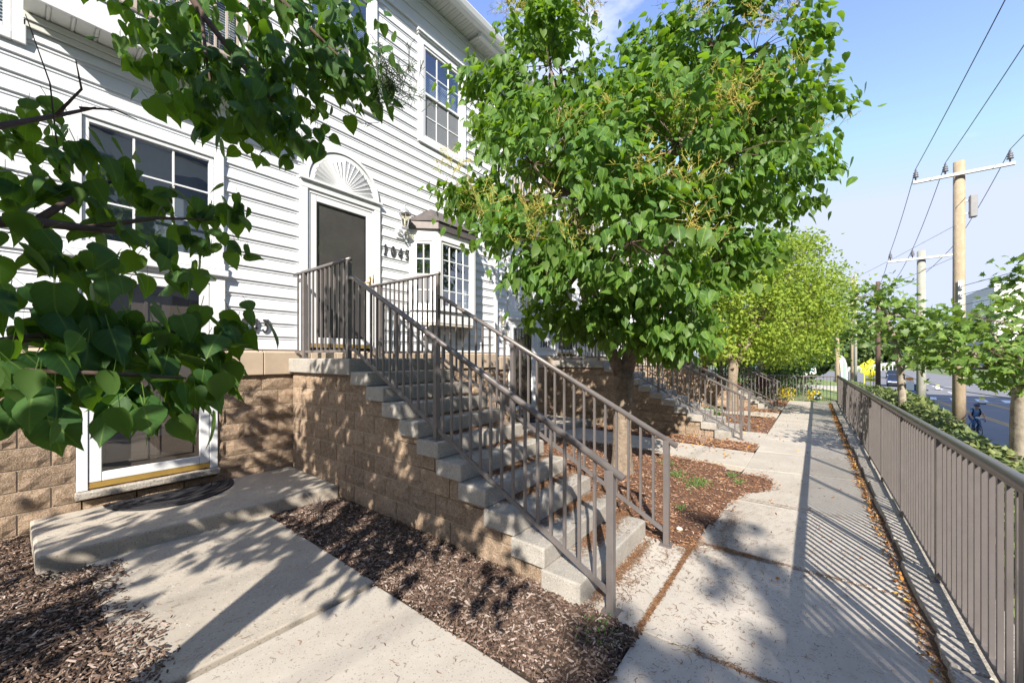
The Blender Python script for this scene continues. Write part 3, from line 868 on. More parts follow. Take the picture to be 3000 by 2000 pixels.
for (r0, r1, ya) in ((.555, .605, -.06), (.475, .54, -.045)):
    o_ = arc(r1, 0, math.pi, 28); i_ = arc(r0, 0, math.pi, 28)
    for k in range(28):
        fb.add([(o_[k][0], W + ya, o_[k][1]), (o_[k + 1][0], W + ya, o_[k + 1][1]), (i_[k + 1][0], W + ya, i_[k + 1][1]), (i_[k][0], W + ya, i_[k][1]),
                (o_[k][0], W + .0, o_[k][1]), (o_[k + 1][0], W + .0, o_[k + 1][1]), (i_[k + 1][0], W + .0, i_[k + 1][1]), (i_[k][0], W + .0, i_[k][1])],
               [(0, 3, 2, 1), (0, 1, 5, 4), (2, 3, 7, 6)])
o_ = arc(.60, 0, math.pi, 28)
fb.add([(p[0], W - .024, p[1]) for p in o_], [tuple(range(29))[::-1]])
fan = fb.build('fanlight', M_TRIM, house)
for k in range(18):
    a0, a1 = math.pi * k / 18, math.pi * (k + 1) / 18
    pr = a1 if k < 9 else a0       # proud edge towards the crown of the arch
    P_ = []
    for a in (a0, a1):
        yy = W - (.075 if a == pr else .026)
        P_.append([(cx + .085 * math.cos(a), W - .03, cz + .085 * math.sin(a)), (cx + .472 * math.cos(a), yy, cz + .472 * math.sin(a)), (cx + .472 * math.cos(a), W - .025, cz + .472 * math.sin(a))])
    MB().add([P_[0][0], P_[0][1], P_[1][1], P_[1][0], P_[0][2], P_[1][2]], [(0, 1, 2, 3), (1, 4, 5, 2), (0, 4, 1), (3, 2, 5)]).build('fan_slat', M_TRIM, fan)
MB().prism_y(arc(.09, 0, math.pi, 12), W - .058, W - .02).build('fan_hub', M_TRIM, fan)
# ---- upper windows
for (x0, x1) in ((4.64, 5.89), (2.52, 3.77)):
    window(house, x0, x1, 5.76, 7.75, .12, 3, 2, 2, 6.74, crown=True, screen=True, blind=(5.9, 7.18))
# ---- bay window
def facet(p, q):
    p = Vector((p[0], p[1], 0)); q = Vector((q[0], q[1], 0)); x_ = (q - p).normalized(); y_ = Vector((-x_.y, x_.x, 0))
    T = Matrix.Identity(4)
    for i in range(3): T[i][0] = x_[i]; T[i][1] = y_[i]; T[i][3] = p[i]
    T[2][2] = 1
    return T, (q - p).length
bp = [(4.46, W), (4.82, W - .36), (5.775, W - .36), (6.135, W)]
up = lambda poly, s: poly
bay = MB().prism(bp[::-1], 2.34, 2.56).build('bay_window', M_TRIM, house, False, .004)
MB().prism(bp[::-1], 3.93, 4.06).build('bay_frieze', M_TRIM, bay, False, .004)
MB().prism([(4.47, W + .0), (4.83, W - .35), (5.765, W - .35), (6.125, W)][::-1], 2.30, 2.338).build('bay_floor', mat('bay_under', (.55, .50, .42), .8, var=.05), bay)  # beige: warm light bounced up from the landing, put into the underside's colour
T, l_ = facet(bp[0], bp[1]); window(bay, .0, l_, 2.562, 3.928, .085, 2, 2, 2, 3.22, y=0.0, T=T, screen=True, curtain=True, backing=False)
T, l_ = facet(bp[1], bp[2]); window(bay, .0, l_, 2.562, 3.928, .06, 4, 4, 2, None, y=0.0, T=T, backing=False)
T, l_ = facet(bp[2], bp[3]); window(bay, .0, l_, 2.562, 3.928, .085, 2, 2, 2, 3.22, y=0.0, T=T, screen=True, backing=False)
MB().quad((4.5, W + .1, 2.42), (6.1, W + .1, 2.42), (6.1, W + .1, 3.93), (4.5, W + .1, 3.93)).build('bay_room', M_INT, bay)
ep = [(4.40, W), (4.79, W - .42), (5.805, W - .42), (6.20, W)]
MB().prism(ep[::-1], 4.063, 4.20).build('roof_fascia', M_COPPER, bay, False, .004)
tp_ = [(4.95, W - .0, 4.58), (5.65, W - .0, 4.58)]
r_ = [(a, b_, 4.203) for a, b_ in [(4.38, W), (4.78, W - .45), (5.815, W - .45), (6.22, W)]]
MB().add(r_ + tp_, [(1, 2, 5, 4), (0, 1, 4), (2, 3, 5), (3, 2, 1, 0)]).build('bay_roof', M_COPPER, bay)
for bx in (4.75, 5.80):
    MB().add([(bx - .04, W - .02, 2.298), (bx + .04, W - .02, 2.298), (bx + .04, W - .26, 2.298), (bx - .04, W - .26, 2.298), (bx - .04, W - .02, 2.05), (bx + .04, W - .02, 2.05), (bx + .04, W - .08, 2.07), (bx - .04, W - .08, 2.07)],
             [(0, 1, 2, 3), (4, 7, 6, 5), (0, 4, 5, 1), (1, 5, 6, 2), (2, 6, 7, 3), (3, 7, 4, 0)]).build('bracket', M_TRIM, bay, False, .006)
# ---- balcony box at the upper left
bal = MB().box(.05, 1.95, 5.515, 5.54, 4.925, 5.20).box(.05, 1.95, 5.50, W - .005, 5.203, 5.235).box(1.93, 1.955, 5.541, W - .02, 4.925, 5.2).build('balcony', M_TRIM, house, False, .003)
so = MB(); xx = .06
while xx < 1.92:
    so.box(xx, xx + .115, 5.545, W - .025, 4.932, 4.938); so.box(xx + .125, xx + .145, 5.545, W - .025, 4.925, 4.936); xx += .155
so.box(.05, 1.95, 5.545, W - .022, 4.94, 4.95)
so.build('balcony_soffit', M_SOFFIT, bal)
MB().box(.05, 1.95, W - .06, W - .022, 4.86, 4.922).box(.05, 1.95, W - .045, W - .022, 4.80, 4.858).build('balcony_frieze', M_SOFFIT, bal, False, .004)
MB().bar((.05, 5.53, 5.31), (1.95, 5.53, 5.31), .045, .03).build('bottom_rail', M_BROWN, bal)
MB().bar((.05, 5.53, 6.25), (1.95, 5.53, 6.25), .06, .04).build('top_rail', M_BROWN, bal)
xx = .09
while xx < 1.95:
    MB().box(xx - .011, xx + .011, 5.52, 5.542, 5.326, 6.23).build('baluster', M_BROWN, bal); xx += .113
window(house, .10, 1.90, 5.25, 7.3, .09, 2, 2, 2, 6.3, blind=(5.6, 7.2))

def digit_strokes(ch):
    def arc_(cx_, cz_, rx, rz, a0, a1, n=10): return [(cx_ + rx * math.cos(R(a0 + (a1 - a0) * i / n)), cz_ + rz * math.sin(R(a0 + (a1 - a0) * i / n))) for i in range(n + 1)]
    return {'1': [[(.10, .80), (.26, .98), (.26, .04)], [(.12, .03), (.40, .03)]],
            '0': [arc_(.30, .5, .25, .46, 0, 360, 18)],
            '3': [[(.06, .95), (.50, .95), (.26, .60)] + arc_(.26, .32, .24, .28, 80, -150, 10)],
            '4': [[(.42, .02), (.42, .97), (.02, .30), (.60, .30)]],
            '5': [[(.58, .97), (.10, .97), (.06, .50), (.30, .58)] + arc_(.25, .30, .28, .28, 60, -120, 8)],
            '7': [[(.04, .95), (.54, .95), (.22, .02)]],
            '9': [arc_(.30, .68, .23, .28, 0, 360, 14), [(.53, .68), (.50, .35), (.24, .02)]]}[ch]
def digits(txt, x0, z, parent, size, pitch, y):
    for i, ch in enumerate(txt):
        b = MB()
        for st_ in digit_strokes(ch):
            for j, (p, q) in enumerate(zip(st_[:-1], st_[1:])):
                A = Vector((x0 + pitch * i + (p[0] + .10 * p[1]) * size * .72, 0, z + p[1] * size)); B = Vector((x0 + pitch * i + (q[0] + .10 * q[1]) * size * .72, 0, z + q[1] * size))
                e = (B - A).normalized() * size * .05
                A -= e; B += e; A.y = B.y = y - .022 - .0004 * (j % 2)
                b.bar(A, B, .012, size * .13, up=Vector((0, 1, 0)).cross(B - A).normalized())
        b.build('digit', M_DIGIT, parent)

house2 = copy_tree(house, (7.15, .10, -.06), 'white clapboard townhouse behind the leafy tree, its lower door beside the number 1047')
house3 = copy_tree(house, (14.3, .16, -.12), 'white clapboard townhouse farthest along the row, mostly hidden by the yellow-green tree')
INV[house2.name] = Matrix.Translation(-house2.location); INV[house3.name] = Matrix.Translation(-house3.location)
digits('1045', 3.89, 3.472, house, .172, .150, W - .012)
digits('1043', 1.66, 2.035, house, .17, .125, W - .012)
digits('1047', 1.66 + 7.25, 1.985, house2, .17, .125, W + .088)
digits('1049', 3.885 + 7.15, 3.415, house2, .17, .152, W + .088)
window(house, -.92, .07, 4.62, 6.7, .085, 2, 2, 2, None, blind=(4.8, 6.5))

def lantern(x, y, z, label):
    t = thing('wall_lantern', label, 'wall lamp', (x, y, z), 'wall lanterns by the doors')
    MB().box(x - .09, x + .09, y - .028, y - .002, z - .12, z + .10).build('mounting_plate', M_TRIM, t, False, .006)
    s = MB(); T = Matrix.Translation((x - .02, y - .03, z - .02)) @ Matrix.Rotation(R(90), 4, 'X')
    s.T = T; s.lathe([(.062, 0), (.062, .012), (.045, .02), (.02, .03)], (0, 0, 0), 14); s.T = None
    s.tube([(x - .02, y - .05, z - .03), (x, y - .10, z - .07), (x + .0, y - .15, z - .04), (x, y - .15, z + .03)], .016, 7)
    s.build('arm', M_LAMP, t, True)
    c = (x, y - .15, z)
    MB().lathe([(.02, .02), (.065, .04), (.07, .06), (.045, .075)], c, 6).build('cup', M_LAMP, t)
    MB().lathe([(.05, .078), (.088, .285)], c, 6).build('glass', M_LAMPGL, t)
    for k in range(6):
        a = 2 * math.pi * k / 6
        MB().bar((c[0] + .052 * math.cos(a), c[1] + .052 * math.sin(a), z + .075), (c[0] + .091 * math.cos(a), c[1] + .091 * math.sin(a), z + .288), .010, .010).build('glazing_bar', M_LAMP, t)
    MB().lathe([(.108, .285), (.112, .305), (.085, .315), (.08, .335), (.05, .375), (.018, .395), (.010, .43), (.018, .44), (.006, .465)], c, 12).build('roof', M_LAMP, t, True)
    MB().lathe([(.016, .09), (.016, .15), (.014, .19), (.004, .23)], c, 8).build('bulb', M_WHITE, t, True)
    return t
lantern(4.24, W - .012, 3.94, 'silver wall lantern above the number 1045, beside the bay window')
lantern(7.12, W + .088, 2.38, 'silver wall lantern left of the lower door of the second house')

# ================================================================ STAIRS
FR = [4.19, 3.84, 3.535, 3.24, 2.965, 2.69, 2.395, 2.105, 1.815, 1.535, 1.245]
SX0, SX1 = 2.36, 3.68
stairs = thing('concrete_staircase', 'weathered concrete staircase with brown block sides, in the middle foreground', 'staircase', (3.0, 2.7, 0), 'stairs to the raised doors')
MB().box(SX0 - .01, SX1 + .06, FR[0], W - .06, 1.492, 1.684).build('landing_slab', M_STEP, stairs, False, .014)
for k in range(1, 11):
    z1 = 1.684 - .1528 * k
    s = MB(); x0 = SX0 + random.uniform(-.006, .006)
    z0 = z1 - .150 if k < 10 else z1 - .45
    s.box(x0, SX1, FR[k], FR[k - 1] + (.03 if k > 1 else -.002), z0, z1)
    s.build('step', M_STEP, stairs, False, .012)
core = MB()
for k in range(0, 10):
    z1 = 1.684 - .1528 * k - (.153 if k else .195)
    core.box(2.432, 3.60, FR[k] + .02, (FR[k - 1] + .02 if k else W - .03), -.5, z1)
core.build('core', M_MORTAR, stairs)
# block side wall facing the camera, clipped under the steps
def soffit_z(y):
    if y > FR[0]: return 1.49
    for k in range(1, 11):
        if y > FR[k]: return 1.684 - .1528 * k - .152
    return -1
zt = 1.488; row = 0
while zt > -.30:
    zb = zt - .2135
    y = W - .03; first = (.20 if row % 2 else .40)
    while y > 1.4:
        y0 = y - first; first = .405
        cuts = sorted({y0, y} | {f for f in FR if y0 < f < y})
        segs = []
        for a, c in zip(cuts[:-1], cuts[1:]):
            t_ = min(zt, soffit_z((a + c) / 2))
            if t_ - zb > .02: segs.append((a, c, t_))
        if segs:
            if len(segs) == len(cuts) - 1 and all(abs(s[2] - zt) < 1e-5 for s in segs):
                block(stairs, y0, y, zb, zt, 2.425, '-x')
            else:
                m_ = MB()
                for a, c, t_ in segs: m_.box(2.412, 2.50, a + (.005 if a == y0 else 0), c - (.005 if c == y else 0), zb + .005, t_ - .004)
                m_.build('block', M_BLOCK, stairs)
        y = y0
    zt = zb; row += 1
stairs2 = copy_tree(stairs, (7.15, .14, -.075), 'concrete staircase with block sides beyond the leafy tree')
stairs3 = copy_tree(stairs, (14.3, .0, -.16), 'concrete staircase farthest along the walk, with flower pots on its steps')

PICK = MB().box(-.010, .010, -.010, .010, 0, 1).mesh('picket', M_METAL)
def picket(parent, x, y, z0, z1, s=1.0):
    link('picket', PICK, parent, loc=(x, y, z0), scale=(s, s, z1 - z0))
def post(parent, x, y, z0, z1, wd=.05, plate=True):
    b = MB().box(x - wd / 2, x + wd / 2, y - wd / 2, y + wd / 2, z0, z1)
    if plate: b.box(x - .055, x + .055, y - .055, y + .055, z0 - .001, z0 + .010)
    b.build('post', M_METAL, parent, False, .003)
def toprail(parent, pts, ht=.036, wd=.05, name='top_rail'):
    b = MB()
    n = 10
    pr = [(wd / 2 * math.cos(t), ht * .55 * math.sin(t)) for t in [math.pi * i / (n - 1) for i in range(n)]] + [(-wd / 2, -ht * .5), (wd / 2, -ht * .5)]
    pts = [Vector(p) for p in pts]
    vs = []; fs = []; k = len(pr)
    for i, p in enumerate(pts):
        d = (pts[min(i + 1, len(pts) - 1)] - pts[max(i - 1, 0)]).normalized()
        sd = d.cross(Vector((0, 0, 1))).normalized(); u = sd.cross(d).normalized()
        vs += [p + a * sd + b_ * u for a, b_ in pr]
    for i in range(len(pts) - 1):
        fs += [(i * k + j, i * k + (j + 1) % k, (i + 1) * k + (j + 1) % k, (i + 1) * k + j) for j in range(k)]
    fs += [tuple(range(k))[::-1], tuple((len(pts) - 1) * k + j for j in range(k))]
    b.add(vs, fs).build(name, M_METAL, parent, True)
SL = .1528 / .2905
def stair_rail(x, label, ylo, yland, yback):
    t = thing('stair_railing', label, 'railing', (x, 2.7, 0), 'metal stair railings')
    zt0 = .955
    def top(y): return zt0 + (y - ylo) * SL
    post(t, x, ylo, .0, top(ylo) - .01)
    post(t, x, 2.80, .92, top(2.80) - .01)
    post(t, x, yland, 1.684, 2.85); post(t, x, yback, 1.684, 2.85)
    toprail(t, [(x, ylo - .09, top(ylo - .09)), (x, yland - .12, top(yland - .12)), (x, yland - .03, top(yland - .10) + .01)], .042, .046)
    MB().bar((x, ylo, top(ylo) - .84), (x, yland - .10, top(yland - .10) - .84), .024, .034).bar((x, yland - .11, top(yland - .1) - .842), (x, yland, top(yland - .1) - .842), .024, .034).build('bottom_rail', M_METAL, t)
    y = ylo + .118
    while y < yland - .05:
        if abs(y - 2.80) > .05: picket(t, x, y, top(y) - .835, top(y) - .012)
        y += .118
    toprail(t, [(x, yland - .03, 2.868), (x, yback + .30, 2.868)], .04, .046)
    MB().bar((x, yland, 1.775), (x, yback + .28, 1.775), .024, .034).build('bottom_rail', M_METAL, t)
    y = yland + .112
    while y < yback + .27:
        if abs(y - yback) > .05: picket(t, x, y, 1.785, 2.86)
        y += .112
    return t
rl = stair_rail(2.445, 'bronze railing on the near side of the foreground stairs', 1.06, 4.36, 5.50)
rr = stair_rail(3.625, 'bronze railing on the far side of the foreground stairs', 1.04, 4.12, 5.50)
copy_tree(rl, (7.15, .14, -.075), 'bronze railing on the near side of the stairs beyond the leafy tree')
copy_tree(rr, (7.15, .14, -.075), 'bronze railing on the far side of the stairs beyond the leafy tree')
copy_tree(rl, (14.3, .0, -.16), 'bronze railing on the near side of the farthest stairs')
copy_tree(rr, (14.3, .0, -.16), 'bronze railing on the far side of the farthest stairs')

# stoop and mat at the lower doors
def stoop(ox, oy, oz, label):
    t = MB().prism([(.10 + ox, 4.72 + oy), (2.40 + ox, 4.50 + oy), (2.405 + ox, W - .01 + oy), (.09 + ox, W - .01 + oy)], -.3, .16 + oz).build('stoop', M_CONC, None, False, .022)
    t['label'] = label; t['category'] = 'stoop'; t['group'] = 'stoops at the lower doors'
stoop(0, 0, 0, 'low concrete stoop under the black half-round mat, nearest the viewer')
stoop(6.75, .0, -.06, 'low concrete stoop under the lower door of the second house')
def halfmat(ox, oz, label):
    t = thing('doormat', label, 'doormat', (1.1 + ox, 5.7, .16 + oz), 'half-round doormats')
    pts = [(1.12 + ox + .56 * math.cos(a), 5.79 - .60 * math.sin(a)) for a in [math.pi * i / 24 for i in range(25)]]
    MB().prism(pts[::-1], .162 + oz, .178 + oz).build('base', M_RUBBER, t, False, .004)
    for q in (.92, .76, .60, .44):
        b = MB(); p_ = [(1.12 + ox + .56 * q * math.cos(a), 5.78 - .58 * q * math.sin(a), .179 + oz) for a in [math.pi * i / 24 for i in range(25)]]
        b.tube(p_, .008, 5).build('ridge', M_RUBBER, t, True)
halfmat(0, 0, 'black rubber half-round doormat on the nearest stoop')
halfmat(7.05, -.06, 'black rubber half-round doormat on the farther stoop')

# ================================================================ FENCE along the walk
fence = thing('metal_fence', 'long bronze picket fence along the street side of the walk', 'fence', (10, -.78, 0), 'walkway fences')
def fy(x): return -.742 - .0062 * (x - 2)
posts = [-1.90 + 1.53 * i for i in range(15)] + [21.0]
for px in posts:
    post(fence, px, fy(px), gz(px) + .05, gz(px) + 1.12, .052)
toprail(fence, [(x_, fy(x_), gz(x_) + 1.142) for x_ in (-1.95, 3, 8, 14, 21.03)], .05, .062)
MB().bar((-1.95, fy(-1.95), 1.108), (3, fy(3), 1.108), .03, .024).bar((3, fy(3), 1.108), (21, fy(21), gz(21) + 1.108), .03, .024).build('under_rail', M_METAL, fence)
MB().bar((-1.95, fy(-1.95), .105), (3, fy(3), .105), .026, .034).bar((3, fy(3), .105), (21, fy(21), gz(21) + .105), .026, .034).build('bottom_rail', M_METAL, fence)
x = .92 - 24 * .1178
while x < 20.95:
    if min(abs(x - p) for p in posts) > .045: picket(fence, x, fy(x), gz(x) + .11, gz(x) + 1.10, 1.08)
    x += .1178
fence2 = thing('metal_fence', 'short bronze picket fence closing the far end of the walk', 'fence', (21.1, .8, -.2), 'walkway fences')
zf = gz(21.1)
for py in (-.86, .28, 1.42, 2.56): post(fence2, 21.1, py, zf, zf + 1.10, .052)
toprail(fence2, [(21.1, -.82, zf + 1.10), (21.1, 2.6, zf + 1.10)], .04, .05)
MB().bar((21.1, -.86, zf + .1), (21.1, 2.6, zf + .1), .026, .034).build('bottom_rail', M_METAL, fence2)
y = -.74
while y < 2.5:
    picket(fence2, 21.1, y, zf + .11, zf + 1.09); y += .115

# ================================================================ MULCH, LITTER, SMALL GROUND THINGS
def inside(p, poly):
    x, y = p; c = False
    for i in range(len(poly)):
        x1, y1 = poly[i]; x2, y2 = poly[i - 1]
        if (y1 > y) != (y2 > y) and x < (x2 - x1) * (y - y1) / (y2 - y1) + x1: c = not c
    return c
def bed(poly, zf, res=.12):
    """lumpy mulch base under the chips"""
    xs_ = [p[0] for p in poly]; ys_ = [p[1] for p in poly]
    b = MB(); idx = {}
    nx = int((max(xs_) - min(xs_)) / res) + 2; ny = int((max(ys_) - min(ys_)) / res) + 2
    for j in range(ny):
        for i in range(nx):
            x = min(xs_) + i * res; y = min(ys_) + j * res
            if not inside((x + res / 2, y + res / 2), poly): continue
            ids = []
            for di, dj in ((0, 0), (1, 0), (1, 1), (0, 1)):
                k = (i + di, j + dj)
                if k not in idx:
                    X, Y = min(xs_) + k[0] * res, min(ys_) + k[1] * res
                    d = min(seg_d((X, Y), poly[a], poly[a - 1]) for a in range(len(poly)))
                    idx[k] = len(b.v); b.v.append((X, Y, zf(X, Y) + (.012 * noise.noise((X * 4, Y * 4, 1)) if inside((X, Y), poly) else 0) - (.03 if not inside((X, Y), poly) else .02 * max(0, 1 - d / .06))))
                ids.append(idx[k])
            b.f.append(tuple(ids))
    return b
def seg_d(p, a, b):
    p, a, b = Vector(p), Vector(a), Vector(b); d = b - a
    t = max(0, min(1, (p - a).dot(d) / max(d.length_squared, 1e-9))); return (p - a - t * d).length
def chips(name, poly, n, zf, m, seed, lr=(.025, .085), wr=(.007, .019), edge=.03, parent=None):
    rng = np.random.default_rng(seed); rnd = random.Random(seed)
    xs_ = [p[0] for p in poly]; ys_ = [p[1] for p in poly]
    tv = np.array([(-.5, -.5, 0), (.5, -.35, 0), (.5, .4, 0), (-.45, .5, 0), (-.46, -.42, 1), (.44, -.3, 1), (.46, .34, .8), (-.4, .42, 1)], float)
    tf = [(4, 5, 6, 7), (0, 1, 5, 4), (1, 2, 6, 5), (2, 3, 7, 6), (3, 0, 4, 7)]
    P = []
    while len(P) < n:
        x = rnd.uniform(min(xs_) - edge, max(xs_) + edge); y = rnd.uniform(min(ys_) - edge, max(ys_) + edge)
        if inside((x, y), poly) or (rnd.random() < .55 and min(seg_d((x, y), poly[i], poly[i - 1]) for i in range(len(poly))) < edge * rnd.random()):
            P.append((x, y, zf(x, y) + rnd.uniform(-.004, .016) + .012 * noise.noise((x * 4, y * 4, 1))))
    P = np.array(P); n = len(P)
    a = rng.uniform(0, 2 * np.pi, n)
    tilt = rng.normal(0, .22, (n, 2))
    X = nrm(np.column_stack([np.cos(a), np.sin(a), tilt[:, 0]])); Y = nrm(np.column_stack([-np.sin(a), np.cos(a), tilt[:, 1]])); Z = np.cross(X, Y)
    Lc = lr[0] * (lr[1] / lr[0]) ** (rng.random(n) ** 1.6); Wc = rng.uniform(wr[0], wr[1], n) * np.sqrt(Lc / lr[0]) * .75; T = rng.uniform(.003, .008, n)
    me = scatter(name, (tv, tf), P, X * Lc[:, None], Y * Wc[:, None], Z * T[:, None], np.ones(n), m)
    me.polygons.foreach_set('use_smooth', np.zeros(len(me.polygons), dtype=bool))
    return link(name, me, parent, kind='stuff')
zero = lambda x, y: gz(x) - .012
MID = [(1.672, .852), (2.355, .852), (2.40, 1.25), (2.42, 4.52), (1.668, 4.59)]
LEFT = [(.47, .5), (.46, 2.73), (.52, 2.91), (.47, 3.05), (.55, 3.21), (.44, 3.41), (.50, 3.50), (.43, 3.63), (.40, 3.86), (.47, 4.03), (.50, 4.52), (.10, 4.60), (.08, 5.84), (-1.6, 5.84), (-1.6, .5)]
RIGHT = [(3.66, .86), (4.1, .80), (4.77, .76), (5.40, .70), (5.75, .60), (6.1, .36), (6.5, .40), (6.78, .55), (6.70, .80), (6.62, .98), (7.05, 1.15), (7.28, 2.4), (7.28, 4.4), (6.85, 5.8), (3.75, 5.8)]
for ms, poly in ((M_SOIL, MID), (M_SOIL, LEFT), (M_SOIL2, RIGHT)):
    bed(poly, lambda x, y: gz(x) + (.008 if y > .86 or x < 3 else .012)).build('mulch_bed', ms, None, True, kind='structure')
chips('mulch_chips', MID, 21000, lambda x, y: .004, M_CHIP, 1, (.012, .066), (.0035, .010))
chips('mulch_chips', [(max(a, -.45), b) for a, b in LEFT], 22000, lambda x, y: .012 if x < .36 or y > 2.6 else .006, M_CHIP, 2, (.011, .062), (.003, .0095), edge=.09)
chips('mulch_chips', RIGHT, 16000, lambda x, y: gz(x) + .014, M_CHIP2, 3, (.016, .06), (.004, .010), .06)
for k in (1, 2):
    ox = 7.0 * k
    B2 = [(1.45 + ox, .86), (2.28 + ox, .86), (2.36 + ox, 4.4), (1.66 + ox, 4.4)]
    B3 = [(3.78 + ox, .82), (6.9 + ox, .80), (7.1 + ox, 2.4), (7.1 + ox, 5.5), (3.8 + ox, 5.5)]
    for B_ in (B2, B3):
        bed(B_, lambda x, y: gz(x) + .006, .2).build('mulch_bed', M_SOIL2, None, True, kind='structure')
        chips('mulch_chips', B_, 2600, lambda x, y: gz(x) + .01, M_CHIP2, 7 + k, (.03, .09), (.008, .018))

def litter(name, spots, m, seed, lr=(.014, .05), wr=.0026, flat=True):
    """thin curled needles: spots = (x, y, z, sx, sy, n)"""
    rng = np.random.default_rng(seed)
    P = np.concatenate([np.column_stack([rng.normal(x, sx, n) if not u else rng.uniform(x - sx, x + sx, n), rng.normal(y, sy, n) if not u else rng.uniform(y - sy, y + sy, n), np.full(n, z) + rng.uniform(.001, .005, n)]) for (x, y, z, sx, sy, n, u) in spots])
    n = len(P)
    tv = np.array([(-.5, 0, 0), (-.5, 1, 0), (0, .2, .25), (0, 1.2, .25), (.5, -.2, 0), (.5, .8, 0)], float)
    tv[2:4, 1] += 2.2
    tf = [(0, 2, 3, 1), (2, 4, 5, 3)]
    a = rng.uniform(0, 2 * np.pi, n)
    X = np.column_stack([np.cos(a), np.sin(a), np.zeros(n)]); Y = np.column_stack([-np.sin(a), np.cos(a), np.zeros(n)]); Z = np.tile([0., 0, 1.], (n, 1))
    Lc = rng.uniform(lr[0], lr[1], n)
    me = scatter(name, (tv, tf), P, X * Lc[:, None], Y * (wr * rng.uniform(.7, 1.6, n))[:, None], Z * (Lc * .25)[:, None], np.ones(n), m)
    link(name, me, None, kind='stuff')
spots = []
rnd = random.Random(5)
for k in range(1, 11):
    z1 = 1.684 - .1528 * k
    for _ in range(7):
        spots.append((rnd.uniform(2.75, 3.65), FR[k - 1] - abs(rnd.gauss(.0, .05)) - .015, z1, .14, .040, 330, 0))
    spots.append((3.05, (FR[k] + FR[k - 1]) / 2, z1, .55, .13, 150, 1))
for (x, y, sx, sy, n) in ((2.75, 1.20, .22, .03, 800), (3.3, 1.19, .2, .03, 700), (2.8, 1.08, .25, .06, 260), (3.4, .98, .2, .05, 120), (3.75, .86, .12, .05, 400), (3.2, .55, .5, .2, 220),
                          (4.0, .62, .3, .1, 240), (4.45, .66, .35, .05, 420), (3.855, .52, .012, .16, 520), (4.2, .1, .5, .3, 200), (5.2, .3, .6, .25, 240)):
    spots.append((x, y, .002, sx, sy, n, 0))
spots += [(3.0, .2, .002, 1.0, .6, 300, 1), (1.1, 3.6, .019, .55, .95, 170, 1), (1.0, 1.8, -.002, .6, .9, 100, 1), (5.5, .1, -.01, 2.0, .6, 500, 1), (9.5, .1, -.05, 3, .6, 400, 1), (1.0, 5.0, .162, .9, .4, 90, 1)]
# along the joints and the kerb
for (x, sy) in ((2.42, .35), (3.87, .35), (5.4, .35)):
    spots.append((x, .12, .0, .012, sy, 260, 0))
for i in range(30):
    spots.append((2.35 + 1.4 * i / 30, .852, 0.0, .03, .008, 40, 0))
for i in range(70):
    x = 1.2 + 17 * (i / 70) ** 1.3 + rnd.gauss(0, .1)
    spots.append((x, yr(x) + rnd.uniform(-.02, .05), gz(x) + .004, .12, .022, int(130 * rnd.random()) + 20, 0))
litter('needle_litter', spots, M_NEEDLE, 4)
gd = MB()
gx_ = fr(-3, 21, 120)
gd.v = [(x_, yr(x_) + q, gz(x_) + zz_) for x_ in gx_ for q, zz_ in ((.012 + .02 * noise.noise((x_ * 5, 0, 0)), -.004), (-.012, .003), (-.05, .006))]
gd.f = [(3 * i + k, 3 * i + 3 + k, 3 * i + 4 + k, 3 * i + 1 + k)[::-1] for i in range(len(gx_) - 1) for k in (0, 1)]
gd.build('gutter_dirt', mat('dirt', (.13, .085, .055), .95, var=.4, scale=18, bump=.6), None, True, kind='structure')
# twigs on the near path
tw = MB()
for _ in range(60):
    x, y = rnd.uniform(.5, 5), rnd.choice((rnd.uniform(1, 2.5), rnd.uniform(-.4, .8)))
    if x > 1.6 and y > .85: continue
    a = rnd.uniform(0, 6.3); l = rnd.uniform(.02, .07)
    tw.tube([(x, y, .004), (x + l * .5 * math.cos(a), y + l * .5 * math.sin(a), .008), (x + l * math.cos(a + .5), y + l * math.sin(a + .5), .004)], .0011, 3, False)
tw.build('fallen_twigs', M_TWIG, None, kind='stuff')
# dry leaves along the kerb and in the far beds
rng = np.random.default_rng(9)
def dry_leaves(P, L_, seed, m=M_FALLEN):
    r = np.random.default_rng(seed); n = len(P)
    od = nrm(r.normal(0, 1, (n, 3)) * np.array([1, 1, .25]))
    X, Y, Z = frames(r, od, 0.0, .3, 1.2)
    link('fallen_leaves', scatter('fallen_leaves', OVAL, P, X, Y, Z, L_ * r.uniform(.6, 1.3, n), m), None, kind='stuff')
n = 2600
x = 2.6 + 18 * rng.random(n) ** .8
P = np.column_stack([x, np.array([yr(q) for q in x]) + .015 + np.abs(rng.normal(0, .035, n)), np.array([gz(q) for q in x]) + .006 + rng.random(n) * .015])
dry_leaves(P, .032, 1)
n = 900
x = rng.uniform(7.5, 20, n)
P = np.column_stack([x, rng.uniform(.9, 2.3, n), np.array([gz(q) for q in x]) + .02])
dry_leaves(P, .06, 2)
n = 260
x = rng.uniform(3, 20, n)
P = np.column_stack([x, rng.uniform(-.5, .8, n), np.array([gz(q) for q in x]) + .006])
dry_leaves(P, .035, 3)

